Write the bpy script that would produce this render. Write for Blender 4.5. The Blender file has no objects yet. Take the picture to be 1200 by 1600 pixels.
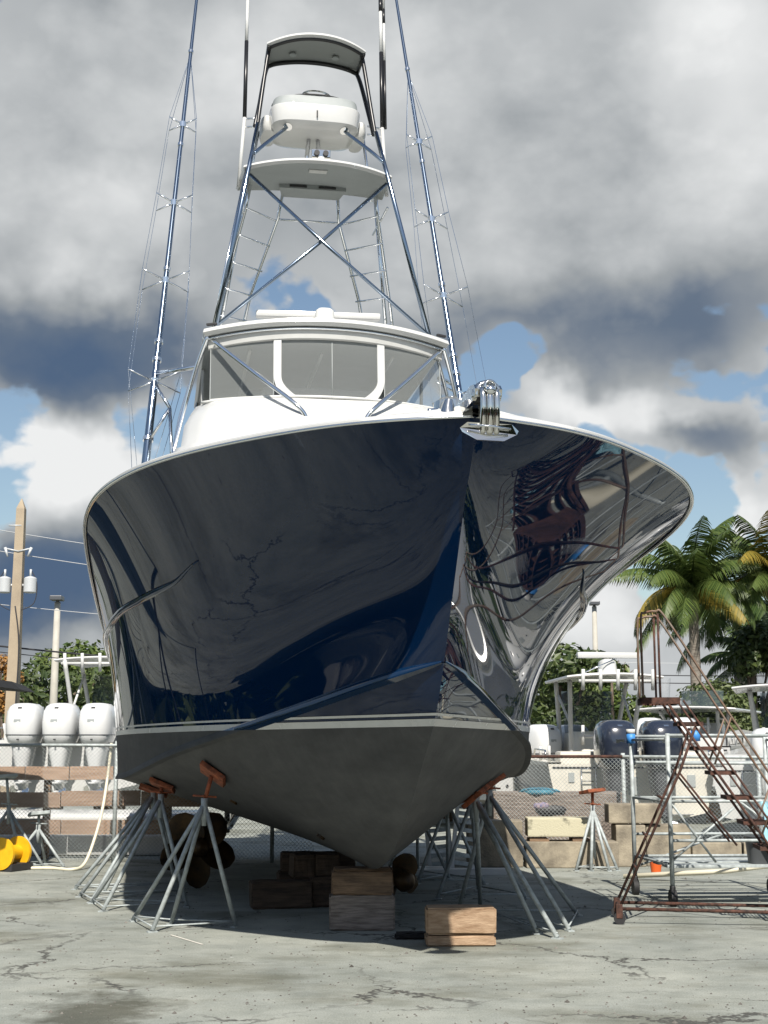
import bpy, bmesh, math, random
import numpy as np
from mathutils import Vector, Matrix
from mathutils.bvhtree import BVHTree
random.seed(7); RNG = np.random.default_rng(7)
SC = bpy.context.scene
COL = SC.collection
R = math.radians

# ------------------------------------------------------------------ camera
F_PX, PITCH, CAM_H = 2133.0, math.atan(370 / 2133.0), 1.6
cd = bpy.data.cameras.new('camera'); cam = bpy.data.objects.new('camera', cd); COL.objects.link(cam)
cam.location = (0, 0, CAM_H); cam.rotation_euler = (math.pi / 2 + PITCH, 0, 0)
cd.sensor_fit = 'VERTICAL'; cd.sensor_height = 24.0; cd.lens = F_PX / 1600 * 24.0
cd.clip_start = 0.1; cd.clip_end = 3000
SC.camera = cam

# ------------------------------------------------------------------ sun, sky, exposure
TO_SUN = Vector((0.15, -3.42, 3.65)).normalized()
sl = bpy.data.lights.new('sun', 'SUN'); so = bpy.data.objects.new('sun', sl); COL.objects.link(so)
sl.energy = 4.7; sl.angle = R(0.53); sl.color = (1.0, 0.94, 0.85)
so.rotation_euler = TO_SUN.to_track_quat('Z', 'Y').to_euler(); so.location = (5, -20, 25)
SC.view_settings.view_transform = 'Standard'; SC.view_settings.look = 'None'
SC.view_settings.exposure = 0.55; SC.view_settings.gamma = 1.0


def make_world():
    w = bpy.data.worlds.new('World'); SC.world = w; w.use_nodes = True
    nt = w.node_tree; N = nt.nodes; L = nt.links; N.clear()
    out = N.new('ShaderNodeOutputWorld')
    sky = N.new('ShaderNodeTexSky'); sky.sky_type = 'NISHITA'; sky.sun_disc = False
    sky.sun_elevation = math.asin(TO_SUN.z); sky.sun_rotation = math.atan2(TO_SUN.x, TO_SUN.y)
    sky.air_density = 1.2; sky.dust_density = 0.6; sky.ozone_density = 1.0
    bg_sky = N.new('ShaderNodeBackground'); L.new(sky.outputs[0], bg_sky.inputs[0]); bg_sky.inputs[1].default_value = 0.07
    tc = N.new('ShaderNodeTexCoord')
    sep = N.new('ShaderNodeSeparateXYZ'); L.new(tc.outputs['Generated'], sep.inputs[0])

    def M(op, a, b=None, c=None, clamp=False):
        m = N.new('ShaderNodeMath'); m.operation = op; m.use_clamp = clamp
        for i, v in enumerate((a, b, c)):
            if v is None: continue
            if isinstance(v, (int, float)): m.inputs[i].default_value = v
            else: L.new(v, m.inputs[i])
        return m.outputs[0]
    az = M('MULTIPLY', M('ARCTAN2', sep.outputs[0], sep.outputs[1]), 57.2958)
    el = M('MULTIPLY', M('ARCSINE', sep.outputs[2]), 57.2958)
    pos = N.new('ShaderNodeCombineXYZ'); L.new(az, pos.inputs[0]); L.new(el, pos.inputs[1])
    wn = N.new('ShaderNodeTexNoise'); L.new(tc.outputs['Generated'], wn.inputs['Vector']); wn.inputs['Scale'].default_value = 11.0; wn.inputs['Detail'].default_value = 4; wn.inputs['Roughness'].default_value = .55
    wm = N.new('ShaderNodeVectorMath'); wm.operation = 'MULTIPLY_ADD'; L.new(wn.outputs['Color'], wm.inputs[0]); wm.inputs[1].default_value = (7, 5, 0); L.new(pos.outputs[0], wm.inputs[2])
    wo = N.new('ShaderNodeVectorMath'); wo.operation = 'SUBTRACT'; L.new(wm.outputs[0], wo.inputs[0]); wo.inputs[1].default_value = (3.5, 2.5, 0); pos = wo
    mp = N.new('ShaderNodeMapping'); L.new(tc.outputs['Generated'], mp.inputs[0]); mp.inputs['Scale'].default_value = (1, 1, 1.4)
    mp2 = N.new('ShaderNodeMapping'); L.new(tc.outputs['Generated'], mp2.inputs[0]); mp2.inputs['Scale'].default_value = (1, 1, 1.4)
    mp2.inputs['Location'].default_value = (0.02, 0.0, 0.075)

    def noise(vec, scale, detail, rough, dist=0.0):
        n = N.new('ShaderNodeTexNoise'); L.new(vec, n.inputs['Vector'])
        n.inputs['Scale'].default_value = scale; n.inputs['Detail'].default_value = detail
        n.inputs['Roughness'].default_value = rough; n.inputs['Distortion'].default_value = dist
        return n.outputs[0]
    n1 = noise(mp.outputs[0], 4.6, 7, 0.55); n1b = noise(mp2.outputs[0], 4.6, 3, 0.5)
    n2 = noise(mp.outputs[0], 15.0, 5, 0.58)
    n3 = noise(mp.outputs[0], 2.1, 3, 0.5)

    def blob(cx, cy, rx, ry, wgt):              # centre and half axes in degrees of azimuth / elevation
        s = N.new('ShaderNodeVectorMath'); s.operation = 'SUBTRACT'; L.new(pos.outputs[0], s.inputs[0]); s.inputs[1].default_value = (cx, cy, 0)
        k = N.new('ShaderNodeVectorMath'); k.operation = 'MULTIPLY'; L.new(s.outputs[0], k.inputs[0]); k.inputs[1].default_value = (1 / rx, 1 / ry, 1)
        l = N.new('ShaderNodeVectorMath'); l.operation = 'LENGTH'; L.new(k.outputs[0], l.inputs[0])
        r = N.new('ShaderNodeMapRange'); r.interpolation_type = 'SMOOTHERSTEP'; L.new(l.outputs['Value'], r.inputs[0])
        r.inputs[1].default_value = 1.45; r.inputs[2].default_value = 0.1; r.inputs[3].default_value = 0.0; r.inputs[4].default_value = wgt
        return r.outputs[0]
    BANKS = [(10.7, 19.5, 12, 6.0, .55), (-12.5, 16.2, 7.5, 3.5, .95), (-13.5, 11.2, 4.6, 2.1, .6), (-13.5, 5.8, 7.5, 4, 1.0), (7.6, 14.0, 2.6, 1.7, .42),
             (11.8, 13.6, 3.2, 1.4, .42), (15.0, 8.7, 1.9, 1.5, .5), (8.8, 5.2, 2.8, 2.3, .5), (14.8, 12.3, 3, 2.2, .45), (0, 28, 30, 11, .9), (-13, 20.5, 7, 3.6, .6),
             (4.9, 15.9, 2.2, 1.6, -.75), (-2, 18.3, 3.2, 0.9, -.35), (9.2, 13.0, 1.0, 1.4, -.35), (13.6, 10.5, 1.8, 1.6, -.55),
             (11.8, 3, 1.8, 1.6, -.4), (10.9, 8.0, 1.8, 1.2, -.4), (-8.6, 13.8, 1.3, 2.0, -.35), (-8.8, 17, 2.5, 1.2, -.1)]
    LIGHT = [(-11.5, 21.5, 5.2, 2.4, .26), (14.6, 27, 4.6, 6.5, .34), (9.5, 17.0, 9.5, 2.4, -.24), (14.9, 12.2, 2.6, 1.7, -.32), (-13, 16.0, 7.5, 2.9, -.52),
             (-13.5, 11.4, 4.6, 1.9, .52), (-14.5, 6.4, 6, 2.6, -.52), (7.6, 14.2, 2.6, 1.4, .44), (11.6, 13.8, 3.0, 1.1, .40), (15.0, 8.9, 1.9, 1.4, .42),
             (8.8, 5.4, 2.8, 2.2, .42), (-5, 27, 7, 4, .10), (5, 24, 4, 3, -.10), (4, 21, 6, 2, .08)]
    D = M('ADD', M('MULTIPLY', M('SUBTRACT', n1, 0.5), 2.2), M('MULTIPLY', M('SUBTRACT', n3, 0.47), 0.9))
    D = M('ADD', D, M('MULTIPLY', M('SUBTRACT', n2, 0.5), 0.55))
    vo = N.new('ShaderNodeTexVoronoi'); vo.feature = 'SMOOTH_F1'; vo.inputs['Scale'].default_value = 13.0; vo.inputs['Detail'].default_value = 3.0; vo.inputs['Roughness'].default_value = .55
    vo.inputs['Smoothness'].default_value = .35; vw = N.new('ShaderNodeVectorMath'); vw.operation = 'MULTIPLY_ADD'; L.new(wn.outputs['Color'], vw.inputs[0]); vw.inputs[1].default_value = (.05, .05, .05); L.new(mp.outputs[0], vw.inputs[2]); L.new(vw.outputs[0], vo.inputs['Vector'])
    puff = M('SUBTRACT', 0.42, vo.outputs['Distance'])
    D = M('ADD', D, M('MULTIPLY', puff, 0.75))
    D = M('ADD', D, 0.30)
    hb = N.new('ShaderNodeMapRange'); hb.interpolation_type = 'SMOOTHSTEP'; L.new(el, hb.inputs[0]); hb.inputs[1].default_value = 7.5; hb.inputs[2].default_value = 1.5; hb.inputs[3].default_value = 0.0; hb.inputs[4].default_value = .85
    D = M('ADD', D, hb.outputs[0])
    for b in BANKS: D = M('ADD', D, blob(*b))
    al = N.new('ShaderNodeMapRange'); al.interpolation_type = 'SMOOTHSTEP'; L.new(D, al.inputs[0])
    al.inputs[1].default_value = 0.0; al.inputs[2].default_value = 0.22
    Bn = M('ADD', 0.66, M('MULTIPLY', M('SUBTRACT', n1, n1b), .8))
    Bn = M('ADD', Bn, M('MULTIPLY', M('SUBTRACT', n2, 0.5), 0.18))
    Bn = M('ADD', Bn, M('MULTIPLY', M('SUBTRACT', n3, 0.5), 0.35))
    Bn = M('ADD', Bn, M('MULTIPLY', puff, 0.17))
    Bn = M('ADD', Bn, M('MULTIPLY', M('SUBTRACT', 1.0, M('MULTIPLY', D, 1.6, clamp=True)), 0.16))
    for b in LIGHT: Bn = M('ADD', Bn, blob(*b))
    rp = N.new('ShaderNodeValToRGB'); L.new(Bn, rp.inputs[0]); cr = rp.color_ramp
    cr.elements[0].position = 0.0; cr.elements[0].color = (.085, .135, .225, 1)
    cr.elements[1].position = 1.0; cr.elements[1].color = (.86, .87, .87, 1)
    for p, c in ((.22, (.135, .178, .245)), (.45, (.34, .365, .385)), (.70, (.58, .60, .61))):
        e = cr.elements.new(p); e.color = (*c, 1)
    bg_c = N.new('ShaderNodeBackground'); L.new(rp.outputs[0], bg_c.inputs[0]); bg_c.inputs[1].default_value = 0.68
    mix = N.new('ShaderNodeMixShader'); L.new(al.outputs[0], mix.inputs[0]); L.new(bg_sky.outputs[0], mix.inputs[1]); L.new(bg_c.outputs[0], mix.inputs[2])
    L.new(mix.outputs[0], out.inputs[0])
    w.cycles.sampling_method = 'NONE'


make_world()
SC.render.engine = 'CYCLES'
SC.cycles.max_bounces = 6; SC.cycles.diffuse_bounces = 2; SC.cycles.glossy_bounces = 4; SC.cycles.transmission_bounces = 5; SC.cycles.transparent_max_bounces = 10
SC.cycles.use_denoising = True
SC.cycles.caustics_reflective = False; SC.cycles.caustics_refractive = False

# ------------------------------------------------------------------ materials
MATS = {}


def mat(name, col, rough=0.5, metal=0.0, var=0.0, scale=4.0, col2=None, bump=0.0, bscale=30.0, coat=0.0, stretch=None, spec=0.5, detail=6, lo=.35, hi=.65):
    if name in MATS: return MATS[name]
    m = bpy.data.materials.new(name); m.use_nodes = True
    nt = m.node_tree; N = nt.nodes; L = nt.links
    b = N['Principled BSDF']
    b.inputs['Base Color'].default_value = (*col, 1); b.inputs['Roughness'].default_value = rough
    b.inputs['Metallic'].default_value = metal; b.inputs['Coat Weight'].default_value = coat; b.inputs['Coat Roughness'].default_value = 0.03
    b.inputs['Specular IOR Level'].default_value = spec
    tc = N.new('ShaderNodeTexCoord'); vec = tc.outputs['Object']
    if stretch:
        mp = N.new('ShaderNodeMapping'); L.new(vec, mp.inputs[0]); mp.inputs['Scale'].default_value = stretch; vec = mp.outputs[0]
    if var > 0 or col2:
        n = N.new('ShaderNodeTexNoise'); L.new(vec, n.inputs['Vector']); n.inputs['Scale'].default_value = scale; n.inputs['Detail'].default_value = detail
        n.inputs['Roughness'].default_value = 0.62
        rp = N.new('ShaderNodeValToRGB'); L.new(n.outputs[0], rp.inputs[0]); e = rp.color_ramp.elements
        e[0].position = lo; e[1].position = hi
        c2 = col2 or tuple(max(0, c * (1 - var)) for c in col)
        e[0].color = (*c2, 1); e[1].color = (*[min(1, c * (1 + (var * .5 if not col2 else 0))) for c in col], 1)
        L.new(rp.outputs[0], b.inputs['Base Color'])
        mr = N.new('ShaderNodeMapRange'); L.new(n.outputs[0], mr.inputs[0]); mr.inputs[3].default_value = min(1, rough * 1.25); mr.inputs[4].default_value = rough * .85
        L.new(mr.outputs[0], b.inputs['Roughness'])
    if bump > 0:
        n2 = N.new('ShaderNodeTexNoise'); L.new(vec, n2.inputs['Vector']); n2.inputs['Scale'].default_value = bscale; n2.inputs['Detail'].default_value = 8
        bp = N.new('ShaderNodeBump'); bp.inputs['Strength'].default_value = bump; bp.inputs['Distance'].default_value = 0.02
        L.new(n2.outputs[0], bp.inputs['Height']); L.new(bp.outputs[0], b.inputs['Normal'])
    MATS[name] = m
    return m


NAVY = mat('navy gelcoat', (.0016, .0145, .050), .018, 0, coat=0.0, spec=.25)
NAVY2 = mat('navy rail gelcoat', (.004, .022, .065), .05, 0, spec=.45)
ANTIF = mat('grey antifouling', (.076, .077, .078), .66, 0, col2=(.042, .043, .045), scale=1.5, bump=.10, bscale=45, stretch=(1.6, .5, 2.6), detail=9, lo=.28, hi=.72)
def weather(m):
    nt = m.node_tree; N = nt.nodes; L = nt.links; b = N['Principled BSDF']; src = b.inputs['Base Color'].links[0].from_socket
    tc = N.new('ShaderNodeTexCoord'); mp = N.new('ShaderNodeMapping'); L.new(tc.outputs['Object'], mp.inputs[0]); mp.inputs['Scale'].default_value = (3.2, 3.2, .5)
    n = N.new('ShaderNodeTexNoise'); L.new(mp.outputs[0], n.inputs['Vector']); n.inputs['Scale'].default_value = 2.4; n.inputs['Detail'].default_value = 7; n.inputs['Roughness'].default_value = .68
    r = N.new('ShaderNodeValToRGB'); L.new(n.outputs[0], r.inputs[0]); r.color_ramp.elements[0].position = .36; r.color_ramp.elements[1].position = .66
    r.color_ramp.elements[0].color = (.82, .82, .83, 1); r.color_ramp.elements[1].color = (1.06, 1.06, 1.06, 1)
    x = N.new('ShaderNodeMix'); x.data_type = 'RGBA'; x.blend_type = 'MULTIPLY'; x.inputs[0].default_value = 1.0; L.new(src, x.inputs[6]); L.new(r.outputs[0], x.inputs[7]); L.new(x.outputs[2], b.inputs['Base Color'])


weather(ANTIF)
STRIPE = mat('stripe paint', (.62, .62, .60), .25, 0, var=.06, scale=5)
WHITE = mat('white gelcoat', (.56, .565, .555), .22, 0, var=.05, scale=1.5, coat=.4)
WHITE2 = mat('white paint', (.58, .585, .57), .38, 0, var=.08, scale=3)
CREAM = mat('cream gelcoat', (.62, .595, .52), .3, 0, var=.10, scale=2)
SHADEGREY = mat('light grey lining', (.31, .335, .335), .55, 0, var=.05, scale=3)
CHROME = mat('polished aluminium', (.80, .82, .84), .13, 1.0)
STEEL = mat('stainless steel', (.72, .71, .68), .10, 1.0)
ALU = mat('anodised tube', (.26, .32, .40), .16, 1.0)
BLACK = mat('black tube', (.012, .012, .013), .32)
BLACKC = mat('black canvas', (.010, .011, .013), .85, var=.3, scale=8)
GALV = mat('galvanised steel', (.40, .44, .44), .55, .12, var=.28, scale=14, bump=.08, bscale=120)
PADRUST = mat('rusty orange primer', (.42, .115, .045), .75, 0, col2=(.13, .045, .025), scale=16, bump=.15, bscale=90)
RUST = mat('rusted steel', (.115, .050, .034), .85, .1, col2=(.030, .018, .015), scale=18, bump=.25, bscale=110)
RAILST = mat('dull steel tube', (.23, .19, .155), .6, .5, col2=(.16, .085, .05), scale=9)
WOOD_L = mat('fresh timber', (.43, .305, .20), .85, 0, col2=(.25, .16, .095), scale=7, bump=.3, bscale=30, stretch=(.9, 4, 4), detail=9)
WOOD_D = mat('old timber', (.27, .175, .105), .9, 0, col2=(.11, .075, .05), scale=5, bump=.35, bscale=26, stretch=(.7, 7, 7))
WOOD_G = mat('weathered grey timber', (.33, .28, .24), .9, 0, col2=(.15, .12, .10), scale=6, bump=.4, bscale=24, stretch=(.7, 7, 7))
WOOD_K = mat('shade-darkened timber', (.12, .08, .052), .9, 0, col2=(.045, .032, .024), scale=5, bump=.35, bscale=26, stretch=(.7, 7, 7))  # old timber darkened, with the shade under the keel put into its colour
PLANK = mat('brown plank', (.43, .30, .215), .85, 0, col2=(.27, .18, .125), scale=5, bump=.25, bscale=30, stretch=(.5, 8, 8))
CONC = mat('concrete block', (.36, .315, .235), .92, 0, col2=(.15, .13, .10), scale=3, bump=.35, bscale=40)
TARDARK = mat('dark trim', (.03, .03, .032), .6)
ENGW = mat('white engine cowl', (.66, .67, .67), .2, coat=.5, var=.03, scale=3)
ENGD = mat('dark engine cowl', (.020, .026, .042), .16, 0, coat=.8)
ENGM = mat('engine grey metal', (.10, .105, .115), .4, .4)
YELLOW = mat('yellow plastic', (.78, .43, .012), .38, var=.12, scale=8)
ORANGE = mat('orange plastic', (.70, .12, .02), .45)
BRONZE = mat('bronze', (.10, .055, .018), .45, .5, col2=(.022, .018, .014), scale=5)
HOSE = mat('cream hose', (.70, .66, .52), .5)
RUBBER = mat('black rubber', (.018, .018, .02), .7)
BARK = mat('bark', (.16, .12, .09), .95, col2=(.07, .055, .042), scale=7, bump=.5, bscale=18)
PALMBARK = mat('palm bark', (.27, .24, .205), .95, col2=(.13, .11, .09), scale=4, bump=.6, bscale=14, stretch=(1, 1, 5))
POLEC = mat('concrete pole', (.40, .33, .235), .9, col2=(.30, .245, .18), scale=1.2, bump=.1, bscale=30)
LAMPP = mat('lamp pole grey', (.42, .40, .35), .7, var=.1, scale=3)
XFMR = mat('transformer grey', (.50, .52, .53), .45, .1)
CABLE = mat('cable', (.55, .56, .57), .5, .2)
CABLED = mat('dark cable', (.03, .03, .035), .7)
BLUETAPE = mat('blue tape', (.05, .24, .62), .5)
TOWEL = mat('pale blue cloth', (.36, .62, .72), .9, var=.15, scale=6)
FLOORG = mat('interior grey', (.22, .23, .23), .7, var=.1, scale=3)


def leafmat(name, c1, c2, c3=None):
    m = bpy.data.materials.new(name); m.use_nodes = True; nt = m.node_tree; N = nt.nodes; L = nt.links
    b = N['Principled BSDF']; b.inputs['Roughness'].default_value = .5
    g = N.new('ShaderNodeNewGeometry'); rp = N.new('ShaderNodeValToRGB'); L.new(g.outputs['Random Per Island'], rp.inputs[0])
    e = rp.color_ramp.elements; e[0].color = (*c1, 1); e[1].color = (*c2, 1)
    if c3: k = rp.color_ramp.elements.new(.93); k.color = (*c2, 1); e = rp.color_ramp.elements; e[len(e) - 1].color = (*c3, 1)
    L.new(rp.outputs[0], b.inputs['Base Color'])
    tr = N.new('ShaderNodeBsdfTranslucent'); L.new(rp.outputs[0], tr.inputs[0])
    mx = N.new('ShaderNodeMixShader'); mx.inputs[0].default_value = .25; L.new(b.outputs[0], mx.inputs[1]); L.new(tr.outputs[0], mx.inputs[2])
    L.new(mx.outputs[0], N['Material Output'].inputs[0]); return m


LEAF_A = leafmat('broad leaves', (.045, .085, .018), (.135, .175, .040))
LEAF_B = leafmat('dark leaves', (.030, .055, .016), (.090, .120, .032))
LEAF_C = leafmat('feathery leaves', (.065, .095, .030), (.135, .165, .060))
FROND = leafmat('palm frond', (.045, .080, .018), (.110, .150, .034))
FRONDY = leafmat('yellowing frond', (.14, .135, .025), (.36, .25, .035))
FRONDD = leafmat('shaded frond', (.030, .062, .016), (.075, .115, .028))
DRY = leafmat('dry orange leaves', (.22, .11, .03), (.42, .22, .06))


def glass_mat(name, tint, op, rough=.05):
    m = bpy.data.materials.new(name); m.use_nodes = True; nt = m.node_tree; N = nt.nodes; L = nt.links
    b = N['Principled BSDF']; b.inputs['Base Color'].default_value = (*tint, 1); b.inputs['Roughness'].default_value = rough
    t = N.new('ShaderNodeBsdfTransparent'); t.inputs[0].default_value = (.93, .94, .95, 1)
    mx = N.new('ShaderNodeMixShader'); mx.inputs[0].default_value = op
    L.new(t.outputs[0], mx.inputs[1]); L.new(b.outputs[0], mx.inputs[2]); L.new(mx.outputs[0], N['Material Output'].inputs[0]); return m


VINYL = glass_mat('clear vinyl', (.34, .36, .355), .36, .10)
VINYLS = glass_mat('clear side vinyl', (.5, .52, .54), .22, .10)
SMOKED = glass_mat('smoked screen', (.06, .08, .085), .62, .06)


def ground_mat():
    m = bpy.data.materials.new('yard concrete'); m.use_nodes = True; nt = m.node_tree; N = nt.nodes; L = nt.links
    b = N['Principled BSDF']; b.inputs['Roughness'].default_value = .88; b.inputs['Specular IOR Level'].default_value = .3
    tc = N.new('ShaderNodeTexCoord'); V = tc.outputs['Object']

    def noise(scale, detail=6, rough=.6, dist=0, st=None):
        v = V
        if st: mp = N.new('ShaderNodeMapping'); L.new(V, mp.inputs[0]); mp.inputs['Scale'].default_value = st; v = mp.outputs[0]
        n = N.new('ShaderNodeTexNoise'); L.new(v, n.inputs['Vector']); n.inputs['Scale'].default_value = scale; n.inputs['Detail'].default_value = detail
        n.inputs['Roughness'].default_value = rough; n.inputs['Distortion'].default_value = dist; return n.outputs[0]

    def ramp(v, a, bb, ca, cb):
        r = N.new('ShaderNodeValToRGB'); L.new(v, r.inputs[0]); e = r.color_ramp.elements; e[0].position = a; e[1].position = bb
        e[0].color = (*ca, 1); e[1].color = (*cb, 1); return r.outputs[0]

    def mix(mode, fac, a, c):
        x = N.new('ShaderNodeMix'); x.data_type = 'RGBA'; x.blend_type = mode
        if isinstance(fac, float): x.inputs[0].default_value = fac
        else: L.new(fac, x.inputs[0])
        for s, v in ((x.inputs[6], a), (x.inputs[7], c)):
            if isinstance(v, tuple): s.default_value = (*v, 1)
            else: L.new(v, s)
        return x.outputs[2]
    base = ramp(noise(.55, 5, .65), .34, .66, (.318, .340, .315), (.425, .440, .395))
    base = mix('MULTIPLY', .8, base, ramp(noise(2.3, 5, .7), .30, .60, (.66, .68, .67), (1, 1, 1)))
    grain = ramp(noise(85, 2, .7), .30, .62, (.62, .62, .60), (1.0, 1.0, 1.0))
    base = mix('MULTIPLY', .85, base, grain)
    base = mix('MULTIPLY', .7, base, ramp(noise(260, 1, .6), .35, .6, (.70, .70, .70), (1.0, 1.0, 1.0)))
    dirt = ramp(noise(.42, 5, .68, 0, (1, 1.6, 1)), .50, .66, (0, 0, 0), (1, 1, 1))
    base = mix('MIX', dirt, base, mix('MULTIPLY', 1.0, base, (.60, .585, .53)))
    # one oil-dark patch with ragged edge, in front and to the left
    ve = N.new('ShaderNodeVectorMath'); ve.operation = 'SUBTRACT'; L.new(V, ve.inputs[0]); ve.inputs[1].default_value = (-1.85, 8.9, 0)
    vs = N.new('ShaderNodeVectorMath'); vs.operation = 'MULTIPLY'; L.new(ve.outputs[0], vs.inputs[0]); vs.inputs[1].default_value = (.62, .55, 0)
    vl = N.new('ShaderNodeVectorMath'); vl.operation = 'LENGTH'; L.new(vs.outputs[0], vl.inputs[0])
    ma = N.new('ShaderNodeMath'); ma.operation = 'ADD'; L.new(vl.outputs['Value'], ma.inputs[0])
    mm = N.new('ShaderNodeMath'); mm.operation = 'MULTIPLY'; L.new(noise(1.5, 4, .7), mm.inputs[0]); mm.inputs[1].default_value = 1.3; L.new(mm.outputs[0], ma.inputs[1])
    oil = ramp(ma.outputs[0], .75, 1.75, (1, 1, 1), (0, 0, 0))
    base = mix('MIX', oil, base, mix('MULTIPLY', 1.0, base, (.38, .37, .335)))
    spots = ramp(noise(5.5, 3, .75, 0, (1, 2.2, 1)), .66, .73, (0, 0, 0), (1, 1, 1))
    base = mix('MIX', spots, base, mix('MULTIPLY', 1.0, base, (.42, .42, .40)))
    pale = ramp(noise(9, 3, .7), .70, .78, (0, 0, 0), (1, 1, 1))
    base = mix('MIX', pale, base, (.55, .56, .53))
    # cracks
    mp = N.new('ShaderNodeMapping'); L.new(V, mp.inputs[0])
    wn = N.new('ShaderNodeTexNoise'); L.new(V, wn.inputs['Vector']); wn.inputs['Scale'].default_value = 1.3; wn.inputs['Detail'].default_value = 5; wn.inputs['Roughness'].default_value = .7
    wa = N.new('ShaderNodeVectorMath'); wa.operation = 'MULTIPLY_ADD'; L.new(wn.outputs['Color'], wa.inputs[0]); wa.inputs[1].default_value = (1.1, 1.1, 0); L.new(mp.outputs[0], wa.inputs[2])
    vo = N.new('ShaderNodeTexVoronoi'); vo.feature = 'DISTANCE_TO_EDGE'; vo.inputs['Scale'].default_value = .52; L.new(wa.outputs[0], vo.inputs['Vector'])
    ck = ramp(vo.outputs['Distance'], .004, .013, (1, 1, 1), (0, 0, 0))
    ckm = mix('MULTIPLY', 1.0, ck, ramp(noise(.5, 3), .43, .55, (0, 0, 0), (1, 1, 1)))
    base = mix('MIX', ckm, base, (.075, .075, .068))
    L.new(base, b.inputs['Base Color'])
    bp = N.new('ShaderNodeBump'); bp.inputs['Strength'].default_value = .35; bp.inputs['Distance'].default_value = .01
    L.new(noise(60, 3, .7), bp.inputs['Height'])
    bp2 = N.new('ShaderNodeBump'); bp2.inputs['Strength'].default_value = .5; bp2.inputs['Distance'].default_value = .02; bp2.invert = True
    L.new(ckm, bp2.inputs['Height']); L.new(bp.outputs[0], bp2.inputs['Normal']); L.new(bp2.outputs[0], b.inputs['Normal'])
    return m


# ------------------------------------------------------------------ mesh helpers
class MB:
    def __init__(self): self.v = []; self.f = []

    def add(self, v, f):
        o = len(self.v); self.v += [tuple(p) for p in v]; self.f += [tuple(i + o for i in q) for q in f]; return self

    def box(self, c, s, rz=0, bev=0.0, rot=None):
        bm = bmesh.new(); bmesh.ops.create_cube(bm, size=1)
        for v in bm.verts: v.co = Vector((v.co.x * s[0], v.co.y * s[1], v.co.z * s[2]))
        if bev > 0: bmesh.ops.bevel(bm, geom=bm.edges[:], offset=bev, segments=2, affect='EDGES', profile=.6)
        M = (rot or Matrix.Rotation(rz, 3, 'Z')); c = Vector(c)
        bm.verts.index_update()
        self.add([M @ v.co + c for v in bm.verts], [[v.index for v in f.verts] for f in bm.faces]); bm.free(); return self

    def tube(self, pts, r, seg=10, cap=True):
        pts = [Vector(p) for p in pts]; n = len(pts); rr = r if isinstance(r, (list, tuple)) else [r] * n
        rings = []; up = None
        for i, p in enumerate(pts):
            d = (pts[min(i + 1, n - 1)] - pts[max(i - 1, 0)]).normalized()
            if up is None: up = Vector((0, 0, 1)) if abs(d.z) < .9 else Vector((1, 0, 0))
            x = d.cross(up).normalized(); y = x.cross(d).normalized(); up = y
            rings.append([p + (x * math.cos(2 * math.pi * k / seg) + y * math.sin(2 * math.pi * k / seg)) * rr[i] for k in range(seg)])
        v = [q for g in rings for q in g]; f = []
        for i in range(n - 1):
            for k in range(seg): a = i * seg + k; b = i * seg + (k + 1) % seg; f.append((a, b, b + seg, a + seg))
        if cap: f.append(tuple(range(seg - 1, -1, -1))); f.append(tuple((n - 1) * seg + k for k in range(seg)))
        return self.add(v, f)

    def loft(self, rings, cap=True):
        n = len(rings[0]); v = [q for g in rings for q in g]; f = []
        for i in range(len(rings) - 1):
            for k in range(n): a = i * n + k; b = i * n + (k + 1) % n; f.append((a, b, b + n, a + n))
        if cap: f.append(tuple(range(n - 1, -1, -1))); f.append(tuple((len(rings) - 1) * n + k for k in range(n)))
        return self.add(v, f)

    def grid(self, P, flip=False):
        h, w = len(P), len(P[0]); v = [tuple(q) for row in P for q in row]; f = []
        for i in range(h - 1):
            for j in range(w - 1):
                q = (i * w + j, i * w + j + 1, (i + 1) * w + j + 1, (i + 1) * w + j); f.append(q[::-1] if flip else q)
        return self.add(v, f)

    def prism(self, poly, z0, z1):       # poly in xy
        n = len(poly); v = [(x, y, z0) for x, y in poly] + [(x, y, z1) for x, y in poly]
        f = [tuple(range(n - 1, -1, -1)), tuple(range(n, 2 * n))] + [(k, (k + 1) % n, n + (k + 1) % n, n + k) for k in range(n)]
        return self.add(v, f)

    def xf(self, M): self.v = [tuple(M @ Vector(p)) for p in self.v]; return self

    def build(self, name, m, parent=None, smooth=False, ang=None):
        me = bpy.data.meshes.new(name); me.from_pydata(self.v, [], self.f); me.validate(); me.update()
        me.materials.append(m)
        if smooth:
            me.polygons.foreach_set('use_smooth', [True] * len(me.polygons))
            if ang: me.set_sharp_from_angle(angle=R(ang))
        o = bpy.data.objects.new(name, me); COL.objects.link(o)
        if parent is not None: o.parent = parent
        return o


def sup(cx, cy, z, a, b, n=24, e=2.6, tilt=0):
    out = []
    for k in range(n):
        t = 2 * math.pi * k / n; c, s = math.cos(t), math.sin(t)
        x = a * math.copysign(abs(c) ** (2 / e), c); y = b * math.copysign(abs(s) ** (2 / e), s)
        out.append((cx + x, cy + y, z + tilt * y))
    return out


def empty(name, loc=(0, 0, 0), rz=0):
    o = bpy.data.objects.new(name, None); o.empty_display_size = .2; COL.objects.link(o); o.location = loc; o.rotation_euler = (0, 0, rz); return o


def tag(o, label, cat=None, group=None, kind=None):
    o['label'] = label
    if cat: o['category'] = cat
    if group: o['group'] = group
    if kind: o['kind'] = kind
    return o


def struct(o): o['kind'] = 'structure'; return o


def at(px, py, Y):
    u = (px - 600) / F_PX; v = (800 - py) / F_PX
    ry = math.cos(PITCH) - v * math.sin(PITCH); rz = math.sin(PITCH) + v * math.cos(PITCH)
    return Vector((u * Y / ry, Y, CAM_H + rz * Y / ry))


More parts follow.
